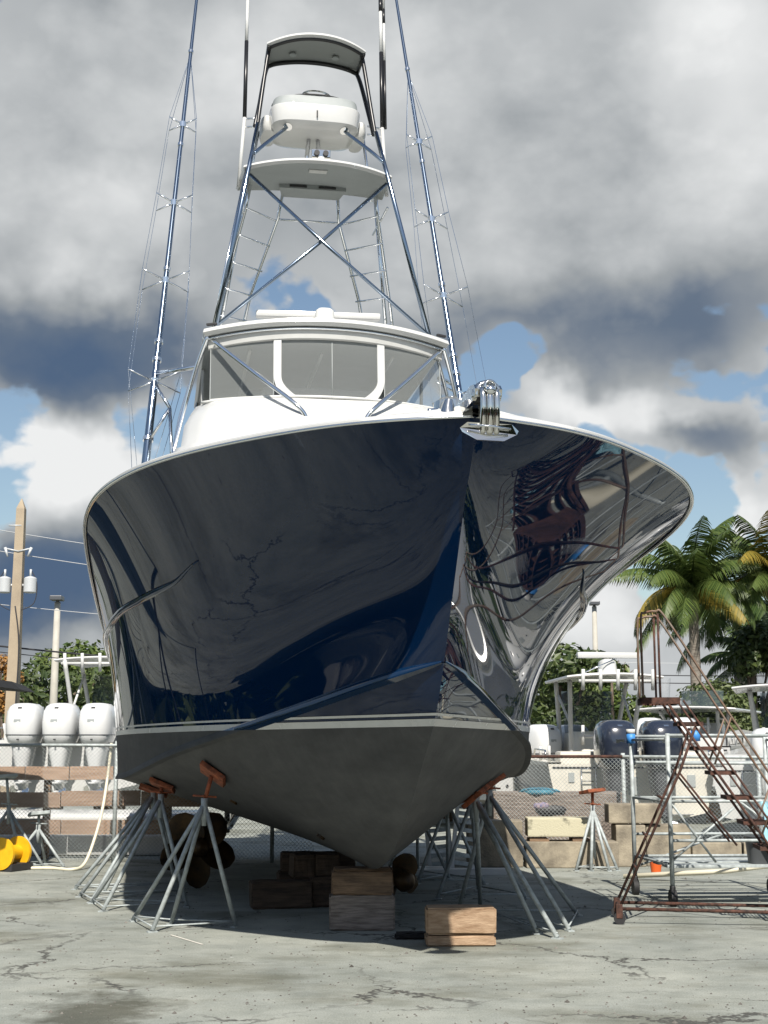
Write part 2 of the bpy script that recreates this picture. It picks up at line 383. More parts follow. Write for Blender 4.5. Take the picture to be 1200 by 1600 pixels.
def arc(p0, p1, h, n=10):
    p0 = Vector(p0); p1 = Vector(p1)
    return [p0.lerp(p1, t) + Vector(h) * (4 * t * (1 - t)) for t in [i / n for i in range(n + 1)]]


def bez(pts, n=14):
    pts = [Vector(p) for p in pts]; out = []
    P = [pts[0]] + pts + [pts[-1]]
    for i in range(1, len(P) - 2):
        for k in range(n):
            t = k / n; a, b, c, d = P[i - 1], P[i], P[i + 1], P[i + 2]
            out.append(.5 * ((2 * b) + (c - a) * t + (2 * a - 5 * b + 4 * c - d) * t * t + (3 * b - a - 3 * c + d) * t ** 3))
    out.append(pts[-1]); return out


# ------------------------------------------------------------------ ground
g = MB(); g.grid([[(x, y, 0) for x in (-700, -60, -20, 0, 20, 60, 700)] for y in (-300, -40, 0, 10, 20, 40, 120, 1400)], flip=False)
struct(g.build('ground', ground_mat()))

# ------------------------------------------------------------------ the sport fishing boat (local x = athwart, y = aft, z = up from the ground)
BOAT = empty('sport_fishing_boat', (0.5767, 8.4308, 0), R(9.5))
tag(BOAT, 'navy blue sport fishing boat with tall tuna tower propped on stands and timber blocks', 'boat')


def pchip(xs, ys):
    xs = np.array(xs, float); ys = np.array(ys, float); h = np.diff(xs); d = np.diff(ys) / h
    m = np.zeros_like(xs); m[0] = d[0]; m[-1] = d[-1]
    for i in range(1, len(xs) - 1):
        if d[i - 1] * d[i] > 0:
            w1 = 2 * h[i] + h[i - 1]; w2 = h[i] + 2 * h[i - 1]; m[i] = (w1 + w2) / (w1 / d[i - 1] + w2 / d[i])

    def F(x):
        x = np.clip(np.asarray(x, float), xs[0], xs[-1]); i = np.clip(np.searchsorted(xs, x, side='right') - 1, 0, len(h) - 1)
        t = (x - xs[i]) / h[i]
        return ys[i] * (1 + 2 * t) * (1 - t) ** 2 + h[i] * m[i] * t * (1 - t) ** 2 + ys[i + 1] * t * t * (3 - 2 * t) + h[i] * m[i + 1] * t * t * (t - 1)
    return F


SHEER = [(0, 0, 3.68), (.05, .36, 3.665), (.2, .74, 3.655), (.6, 1.17, 3.66), (1, 1.54, 3.66), (1.4, 1.89, 3.64), (1.8, 2.15, 3.62), (2.2, 2.33, 3.59), (2.6, 2.45, 3.56),
         (3, 2.52, 3.53), (3.5, 2.57, 3.48), (4, 2.585, 3.43), (5, 2.59, 3.32), (6, 2.585, 3.22), (8, 2.56, 3.03), (10, 2.53, 2.88), (13, 2.4, 2.72)]
CHINE = [(1.0, 0, 2.19), (1.2, .13, 2.15), (1.6, .30, 2.10), (2, .49, 2.03), (2.4, .67, 1.96), (2.8, .84, 1.89), (3.2, 1.02, 1.83), (3.6, 1.19, 1.76), (4, 1.38, 1.70),
         (4.5, 1.56, 1.63), (5, 1.70, 1.58), (5.5, 1.83, 1.52), (6, 1.95, 1.45), (6.5, 2.06, 1.39), (7, 2.15, 1.33), (7.5, 2.23, 1.29), (8, 2.29, 1.27), (9, 2.36, 1.25), (10, 2.39, 1.23), (13, 2.36, 1.2)]
STEM = [(3.68, 0), (3.5, .05), (3.22, .28), (2.85, .54), (2.47, .80), (2.25, .95), (1.84, 1.28), (1.48, 1.79), (1.16, 2.28), (.87, 2.81), (.68, 3.3), (.54, 3.94)]


def smooth1(y, k=9, it=2):
    for _ in range(it):
        z = np.pad(y, (k, k), mode='reflect', reflect_type='odd'); y = np.convolve(z, np.ones(2 * k + 1) / (2 * k + 1), 'valid')
    return y


NT, NV, NB = 170, 48, 18
TT = np.linspace(0, 1, NT + 1) ** 1.6


def curve3(tab, T, k=14, it=3):
    A = np.array(tab, float); D0 = np.r_[0, np.cumsum(np.linalg.norm(np.diff(A, axis=0), axis=1))]
    D = np.linspace(0, D0[-1], 801); C = np.array([smooth1(pchip(D0, A[:, i])(D), k, it) for i in range(3)]).T; C[0] = A[0]
    return np.array([np.interp(T * D0[-1], D, C[:, i]) for i in range(3)]).T


SH, CH = curve3(SHEER, TT, 16, 3), curve3(CHINE, TT, 30, 3)
stem_s = pchip([z for z, _ in STEM[::-1]], [s for _, s in STEM[::-1]])
VV = np.linspace(0, 1, NV + 1)
TOP = np.zeros((NT + 1, NV + 1, 3))
for i in range(NT + 1):
    c, s = CH[i], SH[i]
    p = 1.25 + .75 * (1 / (1 + math.exp((c[0] - 8) / 1.2))) + 1.35 * math.exp(-((c[0] - 1.0) / 4.2) ** 2)
    k1 = .06 * (1 - math.exp(-((c[0] - 1.0) / 3.0) ** 2)); gg = (1 - k1) * VV ** p + k1 * VV
    low = c[0] + (stem_s(2.19 + 1.49 * VV) - 1.0) * math.exp(-(c[0] - 1.0) / .7)
    TOP[i] = np.stack([low + (s[0] - low[-1]) * gg, c[1] + (s[1] - c[1]) * gg, c[2] + (s[2] - c[2]) * VV], -1)
kp = np.array([(float(stem_s(z)), 0, z) for z in np.linspace(2.19, .54, 70)] + [(s, 0, .54) for s in np.linspace(4.1, 13, 60)])
for col in (0, 2): kp[:, col] = smooth1(kp[:, col], 3, 1)
kd = np.r_[0, np.cumsum(np.linalg.norm(np.diff(kp, axis=0), axis=1))]
KEEL = np.array([np.interp(TT * kd[-1], kd, kp[:, i]) for i in range(3)]).T
BOT = np.zeros((NT + 1, NB + 1, 3))
for i in range(NT + 1):
    for j in range(NB + 1):
        v = j / NB; q = KEEL[i] * (1 - v) + CH[i] * v
        bl = .10 * math.sin(math.pi * v) * min(1, CH[i][1] / 1.2) * math.exp(-((CH[i][0] - 4) / 3.5) ** 2)
        BOT[i, j] = q + np.array([0, bl * .5, -bl * .35])


def side_grid(G, sgn): return [[(sgn * q[1], q[0], q[2]) for q in row] for row in G]


WL = 1.757


def cut_build(mb, name_hi, mat_hi, name_lo, mat_lo, parent_hi, parent_lo, z=WL, smooth=True, ang=None, merge=1e-4):
    outs = []
    for hi in (True, False):
        bm = bmesh.new(); vs = [bm.verts.new(v) for v in mb.v]
        for f in mb.f:
            try: bm.faces.new([vs[k] for k in f])
            except ValueError: pass
        bmesh.ops.remove_doubles(bm, verts=bm.verts, dist=merge)
        bmesh.ops.bisect_plane(bm, geom=bm.verts[:] + bm.edges[:] + bm.faces[:], plane_co=(0, 0, z), plane_no=(0, 0, 1), clear_inner=hi, clear_outer=not hi)
        bmesh.ops.recalc_face_normals(bm, faces=bm.faces[:])
        if not bm.faces: bm.free(); outs.append(None); continue
        me = bpy.data.meshes.new(name_hi if hi else name_lo); bm.to_mesh(me); bm.free()
        me.materials.append(mat_hi if hi else mat_lo)
        if smooth:
            me.polygons.foreach_set('use_smooth', [True] * len(me.polygons))
            if ang: me.set_sharp_from_angle(angle=R(ang))
        o = bpy.data.objects.new(me.name, me); COL.objects.link(o); o.parent = parent_hi if hi else parent_lo
        outs.append(o)
    return outs


hm = MB()
for sgn in (1, -1):
    hm.grid(side_grid(TOP, sgn), flip=sgn > 0); hm.grid(side_grid(BOT, sgn), flip=sgn > 0)
ring = [(q[1], q[0], q[2]) for q in list(BOT[-1]) + list(TOP[-1][1:])]        # transom
hm.add(ring + [(-x, y, z) for x, y, z in ring[::-1]], [tuple(range(2 * len(ring)))])
HULL, BOTTOM = cut_build(hm, 'hull', NAVY, 'hull_bottom', ANTIF, BOAT, BOAT, ang=16)
HULL['label'] = 'glossy navy blue flared topsides'; BOTTOM['label'] = 'matt grey antifouling bottom'
BVH = BVHTree.FromPolygons([Vector(v) for v in hm.v], hm.f)


def hull_at_z(z, sgn, G=TOP):              # waterline curve on the topsides
    out = []
    for i in range(NT + 1):
        col = TOP[i]; zz = col[:, 2]
        if zz[0] <= z <= zz[-1]:
            out.append((sgn * np.interp(z, zz, col[:, 1]), np.interp(z, zz, col[:, 0]), z))
        else:
            colb = BOT[i]; zb = colb[:, 2]
            if zb[0] <= z <= zb[-1]: out.append((sgn * np.interp(z, zb, colb[:, 1]), np.interp(z, zb, colb[:, 0]), z))
    return out


def stripe(z0, z1, name, m, label):
    mb = MB()
    for sgn in (1, -1):
        a, b = hull_at_z(z0, sgn), hull_at_z(z1, sgn); n = min(len(a), len(b)); a, b = a[-n:], b[-n:]
        rows = []
        for p, q in zip(a, b):
            rows.append([(p[0] + sgn * .004, p[1] - .004, p[2]), (q[0] + sgn * .004, q[1] - .004, q[2])])
        # close the nose on the stem
        sz0, sz1 = float(stem_s(z0)), float(stem_s(z1))
        rows.insert(0, [(0, sz0 - .008, z0), (0, sz1 - .008, z1)])
        mb.grid(rows, flip=sgn < 0)
    o = mb.build(name, m, HULL, smooth=True); o['label'] = label


stripe(WL + .001, WL + .052, 'waterline_stripe', STRIPE, 'broad pale waterline stripe')
stripe(WL + .074, WL + .092, 'waterline_stripe', STRIPE, 'thin pale pinstripe above the waterline')

# spray rail along the chine
for sgn in (1, -1):
    sr = MB(); rows = []
    for i in range(3, NT + 1):
        c = CH[i]; tq = TOP[i][3]; bq = BOT[i][NB - 2]
        k = min(1, (i - 3) / 22); wd = .010 + .028 * k
        P = Vector((sgn * c[1], c[0], c[2]))
        up = (Vector((sgn * tq[1], tq[0], tq[2])) - P).normalized(); dn = (Vector((sgn * bq[1], bq[0], bq[2])) - P).normalized()
        outw = Vector((sgn * .9, -.35, -.12)).normalized()
        rows.append([P + up * wd * 1.5, P + up * wd * .5 + outw * wd * .75, P + outw * wd * .85 + Vector((0, 0, -wd * .25)), P + dn * wd * 1.1])
    sr.grid([[tuple(q) for q in r] for r in rows], flip=sgn > 0)
    cut_build(sr, 'spray_rail', NAVY2, 'bottom_chine_strip', ANTIF, HULL, BOTTOM, ang=40)


def top_point(u, v, sgn, off=0.0):       # bilinear point on the topsides
    fi = np.interp(u, TOP[:, 0, 0] * 0 + TT, np.arange(NT + 1)); i = min(int(fi), NT - 1); f = fi - i
    fj = v * NV; j = min(int(fj), NV - 1); h = fj - j
    q = (TOP[i, j] * (1 - f) + TOP[i + 1, j] * f) * (1 - h) + (TOP[i, j + 1] * (1 - f) + TOP[i + 1, j + 1] * f) * h
    du = TOP[i + 1, j] - TOP[i, j]; dv = TOP[i, j + 1] - TOP[i, j]
    nrm = np.cross(dv, du); nrm /= np.linalg.norm(nrm) + 1e-9
    P = Vector((sgn * q[1], q[0], q[2])); Nn = Vector((sgn * nrm[1], nrm[0], nrm[2]))
    if Nn.x * sgn < 0: Nn = -Nn
    return P + Nn * off


for sgn in (1, -1):                       # half-round guard rail that fades into the bow flare
    tk = np.linspace(.228, .985, 90); gv = pchip([.2, .228, .276, .342, .42, .52, .6, .7, 1], [.74, .735, .705, .725, .77, .815, .86, .89, .92])
    path = [top_point(t, float(gv(t)), sgn, .004) for t in tk]
    MB().tube(path, [.006 + .030 * min(1, k / 9) for k in range(90)], 8).build('guard_rail', NAVY2, HULL, smooth=True)

# keel strip, deck, covering board and toe rail
dk = MB(); rows = []
for i in range(0, NT + 1):
    s = SH[i]; w = max(0, s[1] - .05)
    rows.append([(x * w, s[0] + .06 * math.exp(-i / 8), s[2] + .03 + .07 * (1 - x * x)) for x in (-1, -.75, -.5, -.25, 0, .25, .5, .75, 1)])
dk.grid(rows); dk.build('deck', WHITE2, BOAT, smooth=True)
for sgn in (1, -1):
    rows = []; rows2 = []
    for i in range(0, NT + 1):
        s = SH[i]; x = sgn * s[1]
        rows.append([(x + sgn * .004, s[0] - .004, s[2] - .012), (x + sgn * .020, s[0] - .018, s[2] - .008), (x + sgn * .022, s[0] - .018, s[2] + .018), (x + sgn * .008, s[0] - .008, s[2] + .032), (x - sgn * .12 * min(1, s[1]), s[0] + .03, s[2] + .055), (x - sgn * .14 * min(1, s[1]), s[0] + .03, s[2] + .02)])
        rows2.append((x + sgn * .020, s[0] - .017, s[2] - .006))
    tr = MB().grid(rows, flip=sgn > 0).build('toe_rail', WHITE, BOAT, smooth=True, ang=50)
    tr['label'] = 'white covering board and toe rail'
    MB().tube(rows2[2:], .011, 6).build('rub_strake', CHROME, tr, smooth=True)


def P3(w, s, z): return Vector((w, s, z))


# deckhouse and flybridge coaming
def house_ring(z, w, s0, s1, r, crown=.3, n=40):
    pts = []
    for k in range(n + 1):
        t = -1 + 2 * k / n; x = w * math.copysign(abs(t) ** .85, t)
        pts.append((x, s0 + crown * abs(t) ** 2.2 + r * max(0, abs(t) - .86) / .14 * .6, z))
    pts += [(w, s1, z), (-w, s1, z)]
    return pts


hs = MB(); hs.loft([house_ring(2.9, 1.95, 5.0, 12.2, .3, .9), house_ring(4.1, 1.9, 5.35, 12.2, .3, .85), house_ring(4.75, 1.85, 6.1, 12.1, .3, .7), house_ring(4.95, 1.80, 6.3, 12.0, .3, .6)])
hs.build('deckhouse', WHITE, BOAT, smooth=True, ang=35)
fb = MB(); fb.loft([house_ring(4.955, 1.74, 6.45, 11.6, .25, .65), house_ring(5.30, 1.70, 6.75, 11.5, .25, .55), house_ring(5.50, 1.62, 7.0, 11.4, .25, .5), house_ring(5.62, 1.56, 7.12, 11.4, .25, .5), house_ring(5.66, 1.5, 7.2, 11.3, .25, .5)])
FBR = fb.build('flybridge_coaming', WHITE, BOAT, smooth=True, ang=35)
MB().tube([(x, 7.12 + .5 * abs(x / 1.5) ** 2.2 - .012, 5.635) for x in np.linspace(-1.5, 1.5, 40)], .018, 8).build('coaming_moulding', WHITE2, FBR, smooth=True)


# hardtop: crowned slab
def slab(w0, w1, s0, s1, z, th, bow=.28, crown=.1, nx=24, edge=.05, fn=None, drop=0.0):
    rings = []
    tops = []; bots = []
    ny = 10
    for j in range(ny + 1):
        v = j / ny; rt = []; rb = []
        for i in range(nx + 1):
            t = -1 + 2 * i / nx
            w = (w0 + (w1 - w0) * v); sf = s0 + bow * abs(t) ** 2.3 * (1 - v) + 0.18 * max(0, abs(t) - .88) / .12 * (1 - v) * .5
            s = sf + (s1 - sf) * v if True else 0
            s = s0 + (s1 - s0) * v + bow * abs(t) ** 2.3 * (1 - v)
            zz = z - crown * t * t - drop * v
            rt.append((w * t, s, zz + th)); rb.append((w * t * .985, s + .03 * (1 - v), zz))
        tops.append(rt); bots.append(rb)
    return tops, bots


def slab_build(name, m, parent, *a, lining=None, lining_name='lining', **k):
    tops, bots = slab(*a, **k); mb = MB(); mb.grid(tops, flip=False)
    nx = len(tops[0]) - 1
    def edge(pt, pb, flip):
        mid = [((p[0] * 1.008 + q[0] * .0), p[1] - (0.012 if p is not None else 0), (p[2] * .45 + q[2] * .55)) for p, q in zip(pt, pb)]
        mb.grid([pt, mid, pb], flip=flip)
    edge(tops[0], bots[0], True); edge(tops[-1], bots[-1], False)
    edge([r[0] for r in tops], [r[0] for r in bots], False); edge([r[-1] for r in tops], [r[-1] for r in bots], True)
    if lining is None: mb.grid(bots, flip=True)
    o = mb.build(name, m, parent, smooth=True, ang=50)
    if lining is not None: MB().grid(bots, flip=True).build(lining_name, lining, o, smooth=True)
    return o


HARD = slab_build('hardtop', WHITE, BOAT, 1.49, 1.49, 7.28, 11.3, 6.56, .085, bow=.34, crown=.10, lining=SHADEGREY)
va = MB(); rows = []
for i in range(41):
    t = -1 + i / 20; s = 7.36 + .33 * abs(t) ** 2.3
    rows.append([(1.44 * t, s, 6.55 - .10 * t * t), (1.43 * t, s + .03, 6.43 - .10 * t * t), (1.43 * t, s + .07, 6.42 - .10 * t * t)])
va.grid(rows); VAL = va.build('valance', WHITE2, HARD, smooth=True, ang=50)
MB().tube([(1.45 * t, 7.345 + .33 * abs(t) ** 2.3, 6.535 - .10 * t * t) for t in np.linspace(-1, 1, 40)], .014, 8).build('valance_rail', CHROME, HARD, smooth=True)
for sgn in (-1, 1): MB().box((sgn * 1.40, 7.60, 6.60), (.13, .04, .03), rz=sgn * .45, bev=.008).build('running_light', TARDARK, HARD)


# front enclosure: three vinyl panels between white mullions, curved in plan
def encl(t, z): return (1.40 * t, 7.44 + .30 * abs(t) ** 2.3 - .10 * (6.45 - z), z)


def zt(t): return 6.45 - .10 * t * t


def zb(t): return 5.665 - .015 * t * t


for a, b in ((-1.0, -.475), (-.415, .415), (.475, 1.0)):
    rows = []
    for i in range(17):
        t = a + (b - a) * i / 16; rows.append([encl(t, zb(t) + (zt(t) - zb(t)) * k / 4) for k in range(5)])
    wp_ = MB().grid(rows).build('window_panel', VINYL, BOAT, smooth=True)
    edge_ = [r[0] for r in rows] + [q for q in rows[-1][1:]] + [r[-1] for r in rows[::-1][1:]] + [q for q in rows[0][::-1][1:]]
    MB().tube([(x, y - .006, z) for x, y, z in edge_], .007, 6, cap=False).build('window_gasket', SHADEGREY, wp_, smooth=True)
    if a < -.4 and b > .4:
        MB().tube([encl(.02, 5.70), encl(.02, 6.40)], .006, 6).build('zip_seam', SHADEGREY, wp_, smooth=True)
for sgn in (-1, 1):                       # mullions with a curved foot that sweeps inboard
    ctr = []
    for k in range(22):
        u = k / 21; z = zt(.445) - (zt(.445) - zb(.445)) * u
        t = .445 - (.0 if u < .62 else .13 * ((u - .62) / .38) ** 2)
        ctr.append((t, z, .032 + (.0 if u < .7 else .035 * ((u - .7) / .3) ** 1.5)))
    mb = MB(); rows = []
    for t, z, hw in ctr:
        l = encl(sgn * (t + hw), z); r = encl(sgn * (t - hw), z)
        rows.append([(l[0], l[1] + .012, l[2]), (l[0], l[1] - .03, l[2]), (r[0], r[1] - .03, r[2]), (r[0], r[1] + .012, r[2])])
    mb.grid(rows, flip=sgn < 0); mb.build('mullion', WHITE, BOAT, smooth=True, ang=40)
sill = MB(); rows = []
for i in range(41):
    t = -1 + i / 20; p = encl(t, zb(t)); rows.append([(p[0], p[1] - .045, p[2] - .04), (p[0], p[1] - .04, p[2] + .035), (p[0], p[1] + .03, p[2] + .04)])
sill.grid(rows).build('window_sill', WHITE2, BOAT, smooth=True, ang=50)
for sgn in (-1, 1):                       # side curtains
    MB().grid([[(sgn * (1.41 + .14 * (1 - k / 4)), s, 5.55 + (6.46 - 5.55) * k / 4) for k in range(5)] for s in np.linspace(7.78, 10.6, 8)], flip=sgn > 0).build('side_curtain', VINYLS, BOAT, smooth=True)
    MB().box((sgn * 1.45, 9.15, 6.0), (.03, .07, .95)).build('curtain_post', WHITE2, BOAT)
# inside the flybridge: helm console, seats, aft bulkhead
MB().box((0, 8.35, 5.83), (1.5, .55, .34), bev=.05).build('helm_console', FLOORG, BOAT, smooth=True, ang=40)
for x in (-.6, .6): MB().box((x, 9.2, 5.95), (.6, .5, .5), bev=.08).build('helm_seat', FLOORG, BOAT, smooth=True, ang=40)
MB().box((0, 10.85, 6.03), (2.74, .04, .74)).build('aft_curtain', mat('pale canvas', (.62, .63, .62), .8), BOAT)
for x in (-.9, 0, .9): MB().tube([(x, 10.6, 6.44), (x, 8.2, 6.47)], .02, 6).build('curtain_track', WHITE2, HARD, smooth=True)

# chrome supports of the hardtop
for sgn in (-1, 1):
    MB().tube(bez([(sgn * 1.44, 7.66, 6.47), (sgn * 1.57, 7.78, 6.1), (sgn * 1.70, 7.85, 5.6), (sgn * 1.80, 7.80, 5.12), (sgn * 1.80, 7.70, 4.94)], 6), .026, 10).build('hardtop_support', CHROME, BOAT, smooth=True)
    MB().tube(bez([(sgn * 1.47, 8.15, 6.47), (sgn * 1.60, 8.28, 6.1), (sgn * 1.74, 8.35, 5.6), (sgn * 1.83, 8.35, 5.0)], 6), .024, 10).build('hardtop_support', CHROME, BOAT, smooth=True)
    st_ = MB().tube(bez([(sgn * 1.385, 7.62, 6.41), (sgn * .86, 7.15, 5.86), (sgn * .50, 6.85, 5.50), (sgn * .36, 6.80, 5.34), (sgn * .33, 6.82, 5.22)], 8), .026, 10).build('front_strut', CHROME, BOAT, smooth=True)
    MB().tube([(sgn * .33, 6.82, 5.25), (sgn * .33, 6.75, 5.21)], [.055, .06], 14).build('strut_foot', CHROME, st_, smooth=True, ang=40)
    MB().tube([(sgn * 1.78, 10.8, 4.95), (sgn * 1.45, 10.9, 6.5)], .026, 10).build('hardtop_support', CHROME, BOAT, smooth=True)

# open-array radar on the hardtop
rd = MB().loft([sup(0, 8.3, 6.64, .20, .20, 20, 2.2), sup(0, 8.3, 6.90, .17, .17, 20, 2.2), sup(0, 8.3, 6.96, .10, .10, 20, 2.2)]).build('radar_pedestal', WHITE, BOAT, smooth=True, ang=40)
MB().box((-.04, 8.3, 7.0), (1.58, .15, .085), rz=R(-4), bev=.03).build('radar_array', WHITE, rd, smooth=True, ang=40)
MB().loft([sup(.02, 8.12, 6.68, .13, .1, 16, 3), sup(.02, 8.12, 7.0, .12, .09, 16, 3), sup(.02, 8.12, 7.035, .08, .06, 16, 3)]).build('camera_dome', WHITE2, BOAT, smooth=True, ang=40)

# tuna tower
PLZ = 9.16
for sgn in (-1, 1):
    lg = MB().tube([(sgn * 1.35, 7.98, 6.60), (sgn * .915, 8.72, PLZ), (sgn * .80, 8.95, 9.85)], .030, 12).build('tower_leg', ALU, BOAT, smooth=True)
    MB().tube([(sgn * 1.385, 8.06, 6.60), (sgn * .95, 8.80, PLZ)], .017, 8).build('leg_stiffener', CHROME, lg, smooth=True)
    MB().tube([(sgn * 1.33, 10.75, 6.56), (sgn * .90, 9.6, PLZ)], .028, 12).build('tower_leg', CHROME, BOAT, smooth=True)
    MB().tube([(sgn * 1.42, 10.55, 6.56), (sgn * 1.17, 10.02, 7.83), (sgn * .91, 9.46, 8.85), (sgn * .86, 9.36, PLZ)], .024, 10).build('ladder_rail', CHROME, BOAT, smooth=True)
    il = MB().tube([(sgn * 1.05, 10.6, 6.56), (sgn * .77, 10.30, 7.93), (sgn * .43, 9.95, 8.93), (sgn * .38, 9.70, PLZ + .09)], .024, 10).build('ladder_rail', CHROME, BOAT, smooth=True)
    for k in range(7):
        u = k / 6; a = Vector((sgn * .91, 9.44, 8.85)).lerp(Vector((sgn * 1.36, 10.4, 6.85)), u); b = Vector((sgn * .44, 9.97, 8.90)).lerp(Vector((sgn * 1.0, 10.52, 6.85)), u)
        MB().tube([a, b], .013, 8).build('rung', CHROME, il, smooth=True)
    MB().tube([(sgn * .905, 8.72, 9.02), (0, 8.36, 8.02), (-sgn * 1.33, 8.02, 6.72)] if sgn > 0 else [(sgn * .905, 8.72, 9.02), (0, 8.30, 8.0), (-sgn * 1.33, 8.0, 6.72)], .023, 10).build('cross_brace', ALU, BOAT, smooth=True)
    MB().tube([(sgn * .97, 9.0, 8.80), (sgn * .93, 10.0, 8.80)], .016, 8).build('side_tie', CHROME, BOAT, smooth=True)
MB().tube([(-.44, 9.95, 8.92), (.44, 9.95, 8.92)], .016, 8).build('cross_tie', CHROME, BOAT, smooth=True)
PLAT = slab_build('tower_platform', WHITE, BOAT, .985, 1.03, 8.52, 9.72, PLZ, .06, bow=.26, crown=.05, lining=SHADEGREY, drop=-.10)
MB().box((0, 8.82, PLZ + .012), (.24, .10, .02), bev=.006).build('platform_light', WHITE2, PLAT)
MB().prism([(-.46, 9.42), (.46, 9.42), (.40, 9.74), (-.40, 9.74)], PLZ + .01, PLZ + .085).build('speaker_box', SHADEGREY, PLAT)
for x in (-.2, .2): MB().box((x, 9.415, PLZ + .045), (.24, .02, .03), bev=.006).build('vent_slot', TARDARK, PLAT)

# control station pod
def pod(z, a, b, cy=9.42): return sup(0, cy, z, a, b, 40, 4.2)


POD = MB().loft([pod(9.90, .44, .30), pod(9.925, .55, .39), pod(9.97, .60, .44), pod(10.18, .625, .47), pod(10.20, .62, .465)]).build('control_pod', WHITE, BOAT, smooth=True, ang=35)
MB().loft([pod(10.203, .61, .455), pod(10.21, .60, .45), pod(10.33, .58, .43), pod(10.345, .55, .41)]).build('pod_top', SHADEGREY, POD, smooth=True, ang=35)
MB().tube([(.575 * math.cos(t), 9.42 + .43 * math.sin(t), 10.352) for t in np.linspace(math.pi, 2 * math.pi, 30)], .012, 8).build('pod_rim', TARDARK, POD, smooth=True)
sw = MB(); c0 = Vector((.02, 9.25, 10.46)); ax = Matrix.Rotation(R(48), 3, 'X')
sw.tube([c0 + ax @ Vector((.19 * math.cos(t), .19 * math.sin(t), 0)) for t in np.linspace(0, 2 * math.pi, 29)], .013, 8, cap=False)
for t in (0.5, 2.6, 4.7): sw.tube([c0, c0 + ax @ Vector((.19 * math.cos(t), .19 * math.sin(t), 0))], .009, 6)
sw.tube([c0, c0 + ax @ Vector((0, 0, -.14))], .03, 10); sw.build('steering_wheel', STEEL, POD, smooth=True, ang=40)
MB().box((-.27, 9.3, 10.36), (.13, .1, .05), bev=.01).build('throttle_control', STEEL, POD)
MB().box((.0, 8.955, 10.06), (.018, .02, .09)).build('pod_latch', TARDARK, POD)
for sgn in (-1, 1):
    MB().loft([sup(sgn * .62, 9.55, 9.93, .10, .26, 18, 2.6), sup(sgn * .65, 9.55, 10.0, .085, .30, 18, 2.6), sup(sgn * .65, 9.55, 10.13, .08, .28, 18, 2.6), sup(sgn * .65, 9.55, 10.16, .05, .24, 18, 2.6)]).build('side_bolster', WHITE2, POD, smooth=True, ang=40)
    pb = MB().tube(bez([(sgn * .86, 8.68, 9.30), (sgn * .72, 8.78, 9.48), (sgn * .40, 9.10, 9.90), (sgn * .38, 9.14, 9.96)], 6), .024, 10).build('pod_brace', ALU, BOAT, smooth=True)
    MB().tube([(sgn * .385, 9.085, 9.90), (sgn * .38, 9.11, 9.94)], .06, 14).build('brace_flange', STEEL, pb, smooth=True, ang=40)
    MB().tube([(sgn * .12, 9.5, PLZ + .08), (sgn * .06, 9.42, 9.93)], .03, 10).build('pod_post', CHROME, BOAT, smooth=True)
    MB().tube([(sgn * .88, 9.85, PLZ + .06), (sgn * .74, 9.7, 10.1)], .022, 10).build('rear_post', CHROME, BOAT, smooth=True)
MB().box((.06, 9.0, 9.50), (.26, .06, .12), bev=.015).build('spotlight_housing', STEEL, BOAT)
MB().tube([(.06, 8.98, 9.44), (.06, 8.98, PLZ + .08)], .05, 12).build('spotlight_foot', WHITE2, BOAT, smooth=True)
for x in (.0, .12): MB().tube([(x, 8.965, 9.50), (x, 8.945, 9.50)], .038, 14).build('spotlight_lens', TARDARK, BOAT, smooth=True, ang=40)

# canopy over the control station on a black frame
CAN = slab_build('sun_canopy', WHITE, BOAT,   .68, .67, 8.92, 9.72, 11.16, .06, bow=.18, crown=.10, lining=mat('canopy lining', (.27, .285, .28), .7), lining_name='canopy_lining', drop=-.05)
for x in (-.3, .3): MB().tube([(x, 9.42, 11.15), (x, 9.42, 11.13)], .05, 16).build('canopy_light', SHADEGREY, CAN, smooth=True, ang=40)
fr = MB().tube(bez([(-.80, 9.0, 9.85), (-.76, 9.08, 10.2), (-.66, 9.2, 11.0), (-.62, 9.16, 11.10)], 6), .028, 10); fr.tube(bez([(.80, 9.0, 9.85), (.76, 9.08, 10.2), (.66, 9.2, 11.0), (.62, 9.16, 11.10)], 6), .028, 10)
fr.tube([(.66 * t, 8.97 + .17 * abs(t) ** 2.3, 11.155 - .1 * t * t) for t in np.linspace(-1, 1, 24)], .026, 8)
fr.build('canopy_frame', BLACK, BOAT, smooth=True)
MB().tube(bez([(-.82, 9.25, 9.95), (-.76, 9.34, 10.3), (-.665, 9.58, 10.92), (-.58, 9.66, 11.08), (-.3, 9.68, 11.16), (0, 9.68, 11.18), (.3, 9.68, 11.16), (.58, 9.66, 11.08), (.665, 9.58, 10.92), (.76, 9.34, 10.3), (.82, 9.25, 9.95)], 8), .030, 10).build('canopy_hoop', BLACK, BOAT, smooth=True)
for sgn in (-1, 1): MB().tube([(sgn * .655, 9.1, 11.06), (sgn * .65, 9.68, 11.07)], .026, 8).build('canopy_side_bar', BLACK, BOAT, smooth=True)

